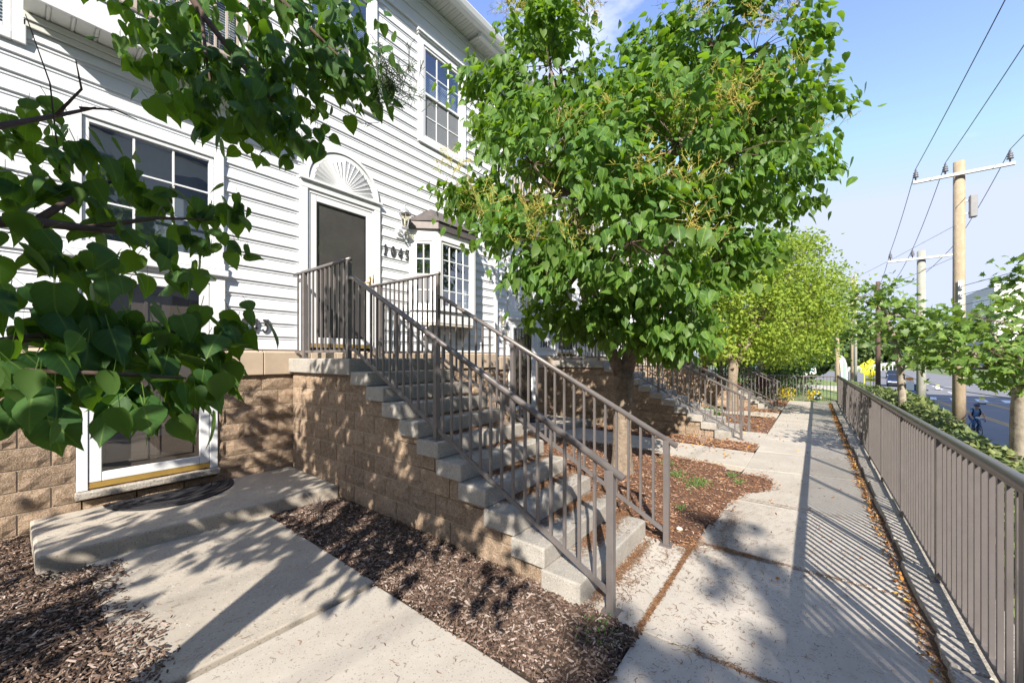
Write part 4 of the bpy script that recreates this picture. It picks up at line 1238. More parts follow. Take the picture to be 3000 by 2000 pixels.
def weed(name, label, cat, x, y, z, n, r, leaf, m, h=.05, seed=0, grp=None):
    g = np.random.default_rng(seed)
    P = np.column_stack([x + g.normal(0, r, n), y + g.normal(0, r * .6, n), z + g.uniform(.005, h, n)])
    od = nrm(np.column_stack([g.normal(0, 1, n), g.normal(0, 1, n), np.full(n, .6)]))
    X, Y, Z = frames(g, od, -.4, .35, .8)
    me = scatter(name, OVAL, P, X, Y, Z, leaf * g.uniform(.6, 1.3, n), m)
    return link(name, me, None, label=label, category=cat, kind='stuff' if name == 'weed_sprigs' else 'thing', **({'group': grp} if grp else {}))
for i, (x, y, n, r, lab) in enumerate(((5.65, 1.22, 420, .16, 'largest patch of low green weeds, in the red mulch by the tree'), (6.45, 1.85, 160, .14, 'green weed patch at the edge of the walk beside the tree trunk'), (6.35, .92, 110, .08, 'small green weed patch by the corner of the sidewalk slab'),
                                      (6.05, .78, 90, .07, 'small green weed tuft in the mulch lobe on the sidewalk'), (4.55, 1.15, 60, .05, 'tiny green weed in the red mulch between railing post and sidewalk'), (5.9, 1.55, 260, .16, 'green weed patch right behind the bronze railing post'))):
    weed('weed_patch', lab, 'weeds', x, y, gz(x) + .02, n, r * .8, .020, WEED, .035, i, 'weeds in the mulch')
weed('weed_sprigs', 'sprigs of green weed in the dark mulch at the foot of the stair post', 'weeds', 2.22, 1.02, .015, 90, .10, .016, WEED, .02, 9, 'weeds in the mulch')
def dry_plant(x, y, z, label, s):
    b = MB(); r = random.Random(int(x * 10))
    for _ in range(46):
        a = r.uniform(0, 6.3); l = r.uniform(.10, .24) * s; e = r.uniform(.25, .9)
        p = Vector((x + r.gauss(0, .015), y + r.gauss(0, .015), z)); d = Vector((math.cos(a) * e, math.sin(a) * e, 1)).normalized()
        q = p + d * l * .6; q2 = q + (d + Vector((r.gauss(0, .4), r.gauss(0, .4), .1))).normalized() * l * .5
        b.tube([p, q, q2], [.0022, .0016, .0009], 3, False)
    o = b.build('dry_plant', mat('dry_stem', (.33, .24, .19), .9, var=.3), None)
    o['label'] = label; o['category'] = 'plant'; o['group'] = 'dead dry plants in the mulch'
dry_plant(2.05, 4.28, 0, 'dead twiggy plant in the dark mulch at the corner of the stoop', 1.0)
dry_plant(5.0, 3.0, -.02, 'dead pale plant behind the stair railing near the tree trunk', 1.2)
dry_plant(8.6, 1.75, -.06, 'dead reddish plant at the foot of the stairs beyond the tree', 1.5)
v = MB().lathe([(.035, 0), (.035, .02), (.028, .025), (.028, .02), (.014, .02)], (2.05, 3.35, .012), 12).build('valve_cap', M_BLACK, None, True)
v['label'] = 'small round black cap lying in the dark mulch bed'; v['category'] = 'cap'
for (x, y, s, lab) in ((3.98, 1.02, .035, 'pale pebble on the red mulch just right of the stair railing foot'),):
    b = MB(); b.lathe([(s * .5, 0), (s, .012), (s * .7, .025), (s * .2, .03)], (x, y, .015), 7)
    o = b.build('pebble', mat('pebble', (.55, .5, .4), .9), None, True); o['label'] = lab; o['category'] = 'pebble'

# ================================================================ TREES
# the lilac in the middle of the picture
MAIN = [(5.75, 2.1, 5.6, .7), (6.1, 2.0, 6.5, .55), (4.49, 2.37, 2.12, .32), (4.99, 2.21, 2.2, .36), (4.78, 1.67, 2.06, .36), (4.99, 1.4, 1.94, .3), (5.5, 1.3, 2.05, .28), (4.36, 2.7, 2.27, .28), (4.43, 1.79, 2.5, .4), (5.12, 1.56, 1.86, .26), (4.9, 3.8, 5.95, .95), (4.85, 3.05, 6.0, .88), (4.36, 3.03, 4.35, .95), (3.82, 3.38, 3.72, .52), (3.66, 3.58, 3.85, .26), (3.68, 2.76, 3.03, .5), (4.04, 2.13, 3.47, .95), (3.91, 2.47, 2.75, .42),
        (4.11, 1.55, 2.95, .8), (4.78, 1.34, 2.35, .55), (4.73, 2.39, 2.3, .33), (6.5, 1.15, 6.4, .95), (7.0, .70, 6.4, .9), (7.32, .30, 5.44, .68), (5.71, .8, 4.33, 1.05), (5.04, 1.33, 4.36, 1.0), (6.82, .34, 4.3, .65),
        (5.6, .95, 2.96, .5), (6.05, .66, 3.08, .33), (5.39, 3.33, 7.41, .7), (6.47, 3.41, 5.94, 1.2), (8.03, 1.4, 5.94, 1.2), (6.85, 2.27, 4.08, 1.0), (7.7, .05, 5.6, .3), (5.8, 1.25, 2.3, .32), (4.95, 2.1, 4.76, .9)]
MAIN = [(a, b_, c, r * .95) for a, b_, c, r in MAIN]
trunk = [([(5.58, 2.25, -.12), (5.585, 2.25, .02), (5.60, 2.25, .25), (5.61, 2.26, .6), (5.62, 2.25, 1.0), (5.63, 2.24, 1.3), (5.64, 2.22, 1.5)], [.22, .175, .148, .133, .132, .152, .135]),
         ([(5.63, 2.25, 1.38), (5.56, 2.37, 1.7), (5.44, 2.52, 2.1), (5.30, 2.70, 2.6), (5.2, 2.8, 3.3), (5.15, 2.85, 4.2)], [.10, .095, .085, .075, .06, .04]),
         ([(5.64, 2.23, 1.4), (5.70, 2.15, 1.75), (5.82, 2.0, 2.2), (5.95, 1.8, 2.9), (6.1, 1.6, 3.8), (6.2, 1.5, 4.8)], [.12, .11, .10, .085, .065, .04]),
         ([(5.85, 1.95, 2.2), (6.2, 1.6, 2.7), (6.7, 1.2, 3.3), (7.1, .7, 4.2), (7.3, .4, 5.0)], [.075, .07, .06, .05, .03]),
         ([(5.44, 2.52, 2.1), (5.15, 2.45, 2.55), (4.8, 2.4, 3.0), (4.5, 2.5, 3.6)], [.06, .055, .045, .03])]
froms = [(5.40, 2.55, 2.0), (5.2, 2.8, 3.3), (5.95, 1.8, 2.9), (6.1, 1.6, 3.8), (5.74, 2.1, 1.9), (6.7, 1.2, 3.3), (7.1, .7, 4.2), (4.8, 2.4, 3.0), (5.15, 2.85, 4.2), (6.2, 1.5, 4.8)]
lilac, LC, LO = make_tree('lilac_tree', 'broad leafy lilac tree with a pale split trunk, beside the stairs in the middle', 'tree', (5.6, 2.25, 0), trunk, froms, MAIN, LILAC, M_BARK,
                          .118, HEART2, 24, 50, .16, .85, 300, 21, .045, 'lilac trees in front of the houses', zmin=1.62, flat=.9, zsq=.5, inner=.4)
def panicles(parent, spots, seed, n=26, s=1.0, m=PANICLE):
    r = random.Random(seed); b = MB()
    for p in spots:
        p = Vector(p)
        for _ in range(n):
            a = r.uniform(0, 6.3); el = r.uniform(-.1, 1.2)
            d = Vector((math.cos(a) * math.cos(el), math.sin(a) * math.cos(el), math.sin(el)))
            o = p + Vector([r.gauss(0, .10 * s) for _ in range(3)])
            l = r.uniform(.10, .24) * s
            q = o + d * l
            b.tube([o, q], [.0024, .0015], 3, False)
            for _k in range(8):
                t = r.uniform(.3, 1); e = o + d * l * t
                d2 = (d + Vector([r.gauss(0, .7) for _ in range(3)])).normalized(); e2 = e + d2 * r.uniform(.03, .07)
                b.tube([e, e2], [.0013, .0024], 3, False)
    b.build('seed_clusters', m, parent, False, kind='stuff')
PS = [(4.70, 1.25, 4.72), (5.10, .85, 4.68), (4.25, 1.80, 4.50), (3.50, 2.25, 3.30), (3.30, 2.95, 3.40), (4.25, 2.45, 4.55), (5.95, .5, 6.1), (5.5, 1.15, 6.3), (6.35, .2, 5.5), (3.80, 1.35, 3.5), (4.36, 1.0, 3.55), (3.40, 2.45, 3.1), (4.25, 3.3, 6.65), (4.75, 2.4, 6.5),
      (5.25, .65, 4.9), (4.25, .9, 3.08), (7.3, .0, 5.6), (5.3, .7, 4.6), (5.0, .95, 4.85), (4.85, 1.2, 4.5), (4.1, 3.1, 6.9), (4.6, 2.6, 6.9), (5.9, .9, 6.9), (6.5, .6, 6.8), (6.9, .3, 6.7), (6.9, -.05, 4.9), (3.2, 3.3, 3.9), (3.7, 2.0, 3.0), (4.6, 3.5, 6.9)]
panicles(lilac, PS, 3, 34)
panicles(lilac, [(4.95 + .5 * math.cos(k * 1.3), 3.0 + .5 * math.sin(k * 1.3), 6.95 + .15 * math.sin(k)) for k in range(10)] + [(6.5 + .45 * math.cos(k), 1.15 + .45 * math.sin(k), 7.1 + .12 * math.sin(k * 2)) for k in range(8)], 8, 10, 1.6, SHOOT)

# the lilac at the left edge, trunk outside the frame, boughs hanging over the near path
LOW = [(.02, 3.08, 2.8), (.12, 3.11, 2.95), (.2, 2.67, 2.7), (.02, 2.75, 2.49), (.31, 2.86, 2.7), (.13, 2.61, 2.46), (.43, 2.87, 2.6), (.27, 2.76, 2.38), (.57, 2.85, 2.57), (.72, 2.82, 2.58), (.83, 2.82, 2.66), (.59, 2.67, 2.34), (.72, 2.65, 2.33), (.41, 2.57, 2.25), (.49, 2.46, 2.15), (.05, 2.55, 2.27), (.14, 2.43, 2.15), (.01, 2.43, 2.08), (.27, 2.29, 2.08),
       (.01, 2.1, 1.9), (.08, 2.02, 1.82), (.15, 2.01, 1.87), (.23, 1.98, 1.83), (.33, 2.02, 1.80), (.43, 2.05, 1.78), (.51, 2.11, 1.72), (.53, 2.09, 1.62), (.19, 1.96, 1.72), (.09, 1.92, 1.68), (.02, 1.93, 1.7), (.29, 1.91, 1.65), (.01, 1.86, 1.60), (.07, 1.79, 1.60), (.14, 1.78, 1.58), (.28, 1.76, 1.54), (.41, 1.91, 1.58), (.36, 1.83, 1.56), (.63, 2.04, 1.84), (.53, 2.09, 1.83)]
UP = [(.56, 3.52, 4.03), (.73, 3.3, 4.01), (.93, 3.05, 4.01), (1.17, 2.9, 4.05), (1.39, 2.77, 4.14), (1.51, 2.62, 4.16), (.55, 3.37, 3.77), (.7, 3.17, 3.68), (.93, 3.05, 3.78), (1.11, 2.81, 3.74), (1.34, 2.67, 3.81), (1.51, 2.62, 3.97), (.58, 3.25, 3.55), (.76, 3.1, 3.55), (.95, 2.86, 3.55), (1.18, 2.72, 3.62), (1.4, 2.6, 3.68), (1.57, 2.52, 3.74), (.67, 3.08, 3.36), (.8, 2.88, 3.34),
      (1.0, 2.79, 3.46), (.75, 2.79, 3.18), (.86, 2.72, 3.2), (.98, 2.49, 3.12), (1.01, 2.42, 3.08), (.91, 2.58, 3.12), (1.47, 2.5, 3.6), (.85, 3.31, 4.34), (1.11, 2.98, 4.34), (1.39, 2.77, 4.41), (.6, 3.5, 4.4), (1.0, 3.2, 4.6)]
NT = (-1.35, 1.65)
trunk2 = [([(NT[0], NT[1], -.1), (NT[0], NT[1], .1), (NT[0] + .02, NT[1], .8), (NT[0] + .05, NT[1] + .02, 1.5)], [.2, .16, .13, .13]),
          ([(-1.3, 1.67, 1.4), (-1.0, 1.9, 2.1), (-.6, 2.3, 3.0), (-.1, 2.75, 4.0), (.35, 3.1, 4.5)], [.1, .085, .07, .05, .035]),
          ([(-1.3, 1.67, 1.4), (-1.6, 1.4, 2.2), (-1.8, 1.1, 3.2), (-1.9, .9, 4.2)], [.1, .085, .065, .04]),
          ([(-1.3, 1.67, 1.4), (-1.2, 1.9, 2.4), (-1.2, 2.1, 3.6), (-1.2, 2.2, 4.6)], [.09, .075, .055, .035])]
limbs2 = [([(-1.3, 1.67, 1.5), (-.8, 2.0, 1.85), (-.35, 2.3, 2.1), (.05, 2.5, 2.25), (.32, 2.62, 2.3)], [.045, .035, .026, .02, .012]),
          ([(.05, 2.5, 2.25), (.22, 2.68, 2.5), (.34, 2.82, 2.62)], [.016, .012, .006]), ([(.2, 2.57, 2.28), (.45, 2.68, 2.42), (.72, 2.75, 2.5)], [.013, .009, .004]),
          ([(-.35, 2.3, 2.1), (-.1, 2.5, 2.55), (.12, 2.85, 2.85), (.26, 2.95, 3.0)], [.018, .014, .01, .005]), ([(.12, 2.85, 2.85), (.2, 2.8, 3.0), (.18, 2.78, 3.12)], [.008, .005, .002]), ([(.2, 2.9, 2.95), (.32, 2.85, 2.98), (.4, 2.83, 2.96)], [.006, .004, .002]),
          ([(-1.3, 1.67, 1.35), (-.8, 1.85, 1.55), (-.3, 1.98, 1.68), (.1, 2.0, 1.78), (.4, 2.02, 1.80)], [.03, .024, .017, .012, .006]), ([(-.3, 1.98, 1.68), (0, 1.88, 1.66), (.25, 1.85, 1.64), (.4, 1.88, 1.62)], [.014, .01, .007, .004]),
          ([(.35, 3.1, 4.5), (.55, 3.2, 4.25), (.72, 3.02, 3.85), (.88, 2.85, 3.55), (.98, 2.6, 3.25)], [.03, .026, .02, .014, .007]), ([(.35, 3.1, 4.5), (.7, 3.0, 4.4), (1.05, 2.85, 4.15), (1.35, 2.65, 3.85), (1.55, 2.5, 3.65)], [.025, .02, .016, .011, .005]),
          ([(.72, 3.02, 3.85), (.72, 2.92, 3.5), (.74, 2.82, 3.2)], [.011, .008, .004]), ([(.7, 3.0, 4.4), (1.1, 2.85, 4.4), (1.5, 2.6, 4.2)], [.013, .009, .004]), ([(.13, 2.75, 2.55), (.10, 2.75, 2.95), (.03, 2.72, 3.2)], [.004, .003, .0015])]
OFF = [(-2.8, 3.0, 3.3, .85), (-1.6, 3.3, 3.5, .75), (-3.2, 2.0, 3.5, .9), (-1.2, -.1, 3.5, .7), (-.35, 1.6, 4.5, .7), (-2.4, 2.6, 4.3, .7), (-1.5, 1.2, 3.5, 1.25), (-1.0, 2.3, 4.3, 1.05), (-2.2, 1.9, 4.1, 1.2), (-.75, .9, 3.9, .85), (-1.7, .2, 4.3, .95), (-.5, 2.5, 3.3, .6), (-1.2, 1.4, 5.0, .95)]
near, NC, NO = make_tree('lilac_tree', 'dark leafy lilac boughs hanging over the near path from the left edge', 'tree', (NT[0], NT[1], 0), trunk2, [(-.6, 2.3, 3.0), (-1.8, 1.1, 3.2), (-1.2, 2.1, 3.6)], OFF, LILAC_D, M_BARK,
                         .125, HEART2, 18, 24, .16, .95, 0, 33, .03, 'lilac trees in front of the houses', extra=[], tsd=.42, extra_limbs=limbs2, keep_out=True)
def hang(parent, C, per, spread, L_, seed, m, n_obj):
    g = np.random.default_rng(seed); C = np.array(C)
    ci = np.repeat(np.arange(len(C)), per); n = len(ci)
    P = C[ci] + g.normal(0, 1, (n, 3)) * np.array([spread, spread, spread * .7])
    od = nrm(np.column_stack([g.normal(.15, .6, n), g.normal(-.35, .6, n), g.normal(.1, .3, n)]))
    X, Y, Z = frames(g, od, 1.0, .34, .45)
    S = L_ * (1 + g.uniform(-.35, .22, n))
    fw = P[:, 0] * CA + P[:, 1] * SA
    idx = set(np.argsort(fw + g.random(n) * .2)[:n_obj].tolist())
    lms = [single_leaf('leaf', t_, m) for t_ in HEARTS]
    for i in sorted(idx):
        o = bpy.data.objects.new('leaf', lms[int(i) % 3]); COL.objects.link(o)
        o.matrix_basis = Matrix(((X[i][0], Y[i][0], Z[i][0], P[i][0]), (X[i][1], Y[i][1], Z[i][1], P[i][1]), (X[i][2], Y[i][2], Z[i][2], P[i][2]), (0, 0, 0, 1))) @ Matrix.Scale(S[i], 4)
        adopt(o, parent)
    q = np.array([i not in idx for i in range(n)])
    qi = np.where(q)[0]
    for k in range(3):
        a = qi[qi % 3 == k]
        link('foliage', scatter('foliage', HEARTS[k], P[a], X[a], Y[a], Z[a], S[a], m), parent, kind='stuff')
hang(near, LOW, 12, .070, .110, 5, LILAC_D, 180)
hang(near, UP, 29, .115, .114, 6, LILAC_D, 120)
panicles(near, [(1.62, 2.42, 3.72), (1.7, 2.38, 3.62), (1.66, 2.45, 3.55), (1.74, 2.4, 3.70)], 4, 20, .7, SHOOT)

# street trees beyond the fence
RT = [(8.25, -1.49, 2.05, .42), (8.07, -1.59, 1.80, .42), (8.61, -1.96, 2.25, .45), (8.21, -1.93, 1.8, .55), (8.62, -2.25, 1.55, .38), (8.92, -2.35, 2.1, .6), (8.35, -1.95, 1.55, .25), (9.62, -2.77, 2.2, .8), (9.65, -2.81, 1.5, .7), (8.33, -1.44, 1.73, .25), (10.21, -3.04, 2.9, .6), (9.1, -3.2, 2.4, .7)]
make_tree('plane_tree', 'plane tree with a mottled trunk rising over the fence at the right edge', 'tree', (8.98, -2.44, -1.2),
          [([(8.98, -2.44, -1.5), (8.98, -2.44, -1.0), (8.97, -2.43, .2), (8.98, -2.43, .9), (9.0, -2.45, 1.3), (9.05, -2.5, 1.9), (9.2, -2.6, 2.5)], [.19, .16, .135, .125, .12, .08, .04]), ([(9.0, -2.45, 1.3), (8.7, -2.2, 1.55), (8.4, -1.9, 1.72), (8.2, -1.7, 1.8)], [.07, .055, .04, .02])],
          [(8.7, -2.2, 1.55), (9.05, -2.5, 1.9), (9.2, -2.6, 2.5)], RT, MAPLE, M_BARK_PALE, .105, MAPLE_T, 26, 16, .13, .30, 120, 41, .022, 'street plane trees beyond the fence', flat=.6, tsd=.5, tp_obj=MAPLE_T)
MT = [(13.16, -.97, 3.2, .42), (13.48, -1.38, 3.3, .5), (13.13, -1.1, 2.44, .55), (13.31, -1.49, 2.68, .65), (13.72, -2.02, 2.7, .55), (14.03, -2.43, 2.6, .5), (13.43, -1.8, 2.09, .55), (13.54, -2.11, 1.7, .32), (13.79, -2.27, 2.09, .45), (14.6, -1.6, 3.0, .6), (14.5, -2.2, 2.2, .6)]
make_tree('plane_tree', 'smaller plane tree beyond the fence, left of the nearest utility pole', 'tree', (14.0, -1.85, -.9),
          [([(14.0, -1.85, -1.2), (14.0, -1.85, .4), (13.95, -1.8, 1.4), (13.8, -1.65, 2.2), (13.6, -1.45, 2.9), (13.5, -1.35, 3.3)], [.10, .08, .075, .06, .04, .02]), ([(13.95, -1.8, 1.4), (13.85, -2.0, 1.9), (13.9, -2.2, 2.4)], [.06, .045, .02])],
          [(13.95, -1.8, 1.6), (13.8, -1.65, 2.2), (13.6, -1.45, 2.9), (13.85, -2.0, 1.9)], MT, MAPLE, M_BARK_PALE, .125, MAPLE_T, 20, 15, .15, .30, 0, 42, .025, 'street plane trees beyond the fence', flat=.7, tsd=.5)
make_tree('plane_tree', 'tall street plane tree behind the viewer shading the near sidewalk', 'tree', (-7.2, -5.2, -2.7),
          [([(-7.2, -5.2, -2.9), (-7.2, -5.2, 2), (-7.1, -5.4, 7)], [.28, .22, .1])], [(-7.1, -5.4, 6.0)],
          [(gx - 10.2, gy - 6.0, 8.28 + dz, r) for (gx, gy, dz, r) in ((4.15, .62, .2, .26), (3.65, .42, .0, .24), (3.2, .12, -.2, .22), (2.85, -.15, .1, .22), (2.5, -.5, .2, .30), (2.05, .45, .2, .24), (1.75, .1, .0, .34), (2.2, 1.05, -.1, .16), (1.3, .5, .2, .36))], MAPLE, M_BARK_PALE, .17, MAPLE_T, 46, 13, .14, .3, 0, 43, .03, 'street plane trees beyond the fence', flat=.8, twig=False)
# yellow-green trees along the walk
YT = [(15.46, 2.91, 5.1, 1.25), (16.22, 1.94, 4.7, 1.4), (17.58, .99, 5.0, 1.5), (19.0, .1, 4.17, 1.4), (19.41, -.4, 3.24, .9), (15.79, 1.68, 3.2, 1.3), (17.28, .57, 2.9, 1.2), (15.05, 2.62, 3.44, 1.1), (18.54, 1.39, 6.3, .9), (19.92, .42, 6.0, .9), (14.69, 3.09, 2.73, .8), (15.49, 2.05, 2.2, .6), (14.63, 2.65, 2.23, .6), (16.45, 2.1, 2.27, .75), (18.28, 1.48, 2.18, .8), (19.95, 1.12, 1.93, .75), (14.4, 2.93, 3.95, .95), (16.42, 2.65, 5.62, 1.0)]
make_tree('elm_tree', 'yellow-green tree with a mottled forked trunk beside the second stairs', 'tree', (15.0, 2.15, -.15), [([(15.0, 2.15, -.3), (15.0, 2.15, 0), (15.02, 2.13, .8), (15.03, 2.1, 1.5)], [.2, .16, .14, .15]), ([(15.03, 2.1, 1.4), (14.85, 2.3, 2.0), (14.8, 2.5, 2.8)], [.1, .08, .05]), ([(15.03, 2.1, 1.4), (15.4, 1.8, 2.0), (16.2, 1.5, 2.9), (17, 1.2, 3.8)], [.11, .09, .07, .04])],
          [(14.8, 2.5, 2.8), (15.4, 1.8, 2.0), (16.2, 1.5, 2.9), (17, 1.2, 3.8)], YT, YELLOWG, M_BARK, .105, HEART2, 38, 30, .26, .35, 0, 51, .05, 'yellow-green trees along the walk', flat=.85, tsd=.6)
YT2 = [(23.25, 1.03, 4.3, 1.7), (24.07, .1, 3.48, 1.5), (25.99, -.6, 4.4, 1.4), (24.28, .1, 2.4, 1.2), (22.63, 1.2, 2.4, 1.1), (25.77, -.3, 5.6, 1.1), (24, 2.5, 4.6, 1.7), (22.5, 3.2, 3.2, 1.5)]
make_tree('elm_tree', 'yellow-green tree with a slim pale trunk just beyond the far end of the walk', 'tree', (22.2, 1.95, -.25), [([(22.2, 1.95, -.4), (22.2, 1.95, .6), (22.15, 2.0, 1.6), (22.4, 1.8, 2.8)], [.15, .12, .11, .07]), ([(22.15, 2.0, 1.2), (22.7, 1.5, 1.9), (23.6, .9, 2.8)], [.07, .06, .03])],
          [(22.4, 1.8, 2.8), (23.6, .9, 2.8)], YT2, YELLOWG, M_BARK_PALE, .12, HEART2, 28, 28, .28, .35, 0, 52, .05, 'yellow-green trees along the walk', flat=.85, tsd=.6)

# vines over the bank beyond the fence
g = np.random.default_rng(61)
n = 26000
x = 2.4 + 34 * g.random(n) ** 1.5
y = -1.05 - 1.75 * g.random(n)
def vine_top(x, y):
    crest = .36 + .50 * smoothstep((x - 8.5) / 6.0)
    k = smoothstep((-y - 1.15) / .95) * (1 - .8 * smoothstep((-y - 2.1) / .8))
    e = -.12 + (crest + .12) * k
    if x > 16: e -= .03 * (x - 16)
    return e + gz(min(x, 22)) + .13 * noise.noise((x * .9, y * 1.6, 3)) + .06 * noise.noise((x * 3, y * 3, 5))
def vine_top_old(x, y):
    t = smoothstep((x - 3.6) / 3.0)
    e = (.66 + .40 * t) * (1 - smoothstep((-y - 1.25) / 1.7) * .95)
    if x > 16: e -= .03 * (x - 16)
    return e + gz(min(x, 22)) + .16 * noise.noise((x * .9, y * 1.6, 3)) + .07 * noise.noise((x * 3, y * 3, 5)) - (.22 if y > -1.08 else 0)
z = np.array([vine_top(a, b) for a, b in zip(x, y)]) - np.abs(g.normal(0, .07, n)) - .45 * (g.random(n) ** 3)
P = np.column_stack([x, y, z])
od = nrm(np.column_stack([g.normal(-.2, .5, n), g.normal(.2, .5, n), np.full(n, .6)]))
X, Y, Z = frames(g, od, .2, .5, .7)
link('vine_bank', scatter('vine_bank', HEART2, P, X, Y, Z, np.where(x < 9, .085, .10) * g.uniform(.6, 1.3, n), VINE), None, kind='stuff')
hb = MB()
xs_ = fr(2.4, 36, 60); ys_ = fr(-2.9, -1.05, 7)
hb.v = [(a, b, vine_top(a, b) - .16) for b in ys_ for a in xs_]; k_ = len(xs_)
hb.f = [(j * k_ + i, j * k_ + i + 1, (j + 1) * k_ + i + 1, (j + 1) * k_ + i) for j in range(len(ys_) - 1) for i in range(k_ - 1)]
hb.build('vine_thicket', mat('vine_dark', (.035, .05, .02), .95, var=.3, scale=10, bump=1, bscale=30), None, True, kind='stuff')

# woods far behind: trees one can tell apart, and the mass behind them
def far_tree(x, y, z, h, r, m, label, seed):
    g = np.random.default_rng(seed)
    root = thing('woodland_tree', label, 'tree', (x, y, z), 'trees at the far end of the road')
    MB().tube([(x, y, z - .5), (x, y, z + h * .5)], [.3, .15], 6).build('trunk', M_TWIG, root, True)
    n = 1100
    d = nrm(g.normal(0, 1, (n, 3)))
    lob = 1 + .28 * np.sin(d[:, 0] * 5 + seed) * np.cos(d[:, 1] * 4 + seed * 2) + .2 * np.sin(d[:, 2] * 6 + seed)
    P = np.array([x, y, z + h * .58]) + d * (lob * (.6 + .4 * np.sqrt(g.random(n))))[:, None] * np.array([r, r, h * .45])
    X, Y, Z = frames(g, d, .1, .5, .5)
    link('crown', scatter('crown', CLUMP, P, X, Y, Z, r * .24 * g.uniform(.6, 1.3, n), m), root, kind='stuff')
rnd = random.Random(3)
def far_pt(u, fwd):     # heading (tangent from the view axis) and distance
    return fwd * (CA + u * SA), fwd * (SA - u * CA)
for k, (u, d, h, r, zz, dark, lab) in enumerate((
    (.62, 60, 9, 4.2, -1.2, 1, 'dark bushy tree past the far fence, behind the leftmost yellow flowers'), (.70, 64, 9, 4.5, -1.6, 0, 'light bushy tree past the far fence, above the white van'), (.775, 60, 8, 3.8, -2.2, 1, 'dark bushy tree just left of the tan pole at the fence corner'),
    (.715, 36, 5.0, 2.3, -.6, 1, 'low dark tree on the lawn close behind the far fence'),
    (.83, 150, 17, 9, -2.7, 1, 'dark green tree in the far wood above the feather flag'), (.88, 165, 20, 9, -2.7, 0, 'tall pale tree in the far wood behind the thin grey pole'), (.93, 190, 18, 10, -2.7, 1, 'dark tree in the far wood above the yellow diamond signs'),
    (.985, 185, 17, 10, -2.7, 0, 'pale tree in the far wood right of the brown pole'), (1.04, 200, 17, 10, -2.7, 1, 'dark tree in the far wood behind the guardrail end'), (1.09, 205, 15, 10, -2.7, 0, 'pale tree in the far wood right of the grey utility pole'),
    (1.15, 210, 13, 10, -2.7, 1, 'dark far tree behind the nearest tan pole'), (1.22, 200, 12, 9, -2.7, 0, 'pale far tree at the foot of the distant office building'),
    (.90, 140, 11, 6, -2.7, 0, 'small pale tree behind the left end of the guardrail'), (.995, 160, 9, 6, -2.7, 1, 'small dark tree behind the white parapet of the bridge'))):
    x, y = far_pt(u, d)
    far_tree(x, y, zz, h, r, WOODS2 if dark else WOODS, lab, k + 70)
g = np.random.default_rng(88); n = 9000
u = g.uniform(.5, 1.5, n); d = g.uniform(215, 260, n)
P = np.column_stack([d * (CA + u * SA), d * (SA - u * CA), -3 + g.random(n) ** .7 * (13 + 5 * np.sin(u * 22) + 3 * np.sin(u * 61))])
od = nrm(np.column_stack([np.full(n, -.7), g.normal(0, .4, n), np.full(n, .5)]))
X, Y, Z = frames(g, od, .1, .5, .5)
link('far_woods', scatter('far_woods', CLUMP, P, X, Y, Z, 3.4 * g.uniform(.6, 1.3, n), WOODS), None, kind='stuff')

# flowers, shrubs and pots near the far end
for i, (x, y, n, r, h, m, lab) in enumerate(((22.0, .95, 500, .35, .5, FLOWER, 'yellow flowers behind the far fence, left clump'), (21.9, -.05, 300, .22, .4, FLOWER, 'yellow flowers behind the far fence beside the green disc'), (23.5, 2.5, 500, .5, .9, FLOWER, 'taller yellow flowers among the bushes past the far fence'))):
    weed('flower_clump', lab, 'flowers', x, y, -.25, n, r, .08, m, h, 100 + i, 'yellow flowers past the far fence')
for i, (x, y, z, n, r, h, m, lf, lab) in enumerate(((20.0, 1.75, .35, 700, .28, .55, PURPLE, .07, 'dark purple-leaved shrub by the railing near the far end of the walk'), (11.2, 2.1, -.1, 420, .22, .45, WEED, .07, 'light green shrub behind the second stairs railing'), (22.8, 1.6, -.25, 2600, .6, 1.5, WOODS2, .11, 'dark green bush behind the far fence'), (23.5, 3.2, -.25, 2600, .8, 1.9, WOODS2, .11, 'tall dark green bush left of the far fence'), (25.5, .9, -.25, 2400, .8, 1.7, WOODS2, .13, 'dark green bush set back on the lawn behind the far fence'))):
    weed('shrub', lab, 'shrub', x, y, z, n, r, lf, m, h, 200 + i, 'shrubs near the far end of the walk')
for i, (k, lab) in enumerate(((1, 'terracotta pot with a yellow plant, highest on the farthest stairs'), (3, 'terracotta pot with a yellow plant, second from the top of the farthest stairs'), (5, 'terracotta pot with a green plant, midway on the farthest stairs'), (7, 'terracotta pot with a green plant, lowest on the farthest stairs'))):
    x, y, z = 14.3 + 2.62, (FR[k] + FR[k - 1]) / 2, 1.684 - .1528 * k - .16
    t = thing('plant_pot', lab, 'plant pot', (x, y, z), 'terracotta pots on the farthest stairs')
    MB().lathe([(.09, 0), (.13, .22), (.14, .22), (.14, .26), (.12, .26), (.11, .2)], (x, y, z), 14).build('pot', M_TERRA, t, True)
    g = np.random.default_rng(300 + i); n = 90
    P = np.column_stack([x + g.normal(0, .10, n), y + g.normal(0, .10, n), z + g.uniform(.24, .75, n)])
    od = nrm(np.column_stack([g.normal(0, 1, n), g.normal(0, 1, n), np.full(n, .8)])); X, Y, Z = frames(g, od, -.5, .3, .8)
    link('foliage', scatter('foliage', OVAL, P, X, Y, Z, .16 * g.uniform(.6, 1.3, n), YELLOWG if i < 2 else WEED), t, kind='stuff')

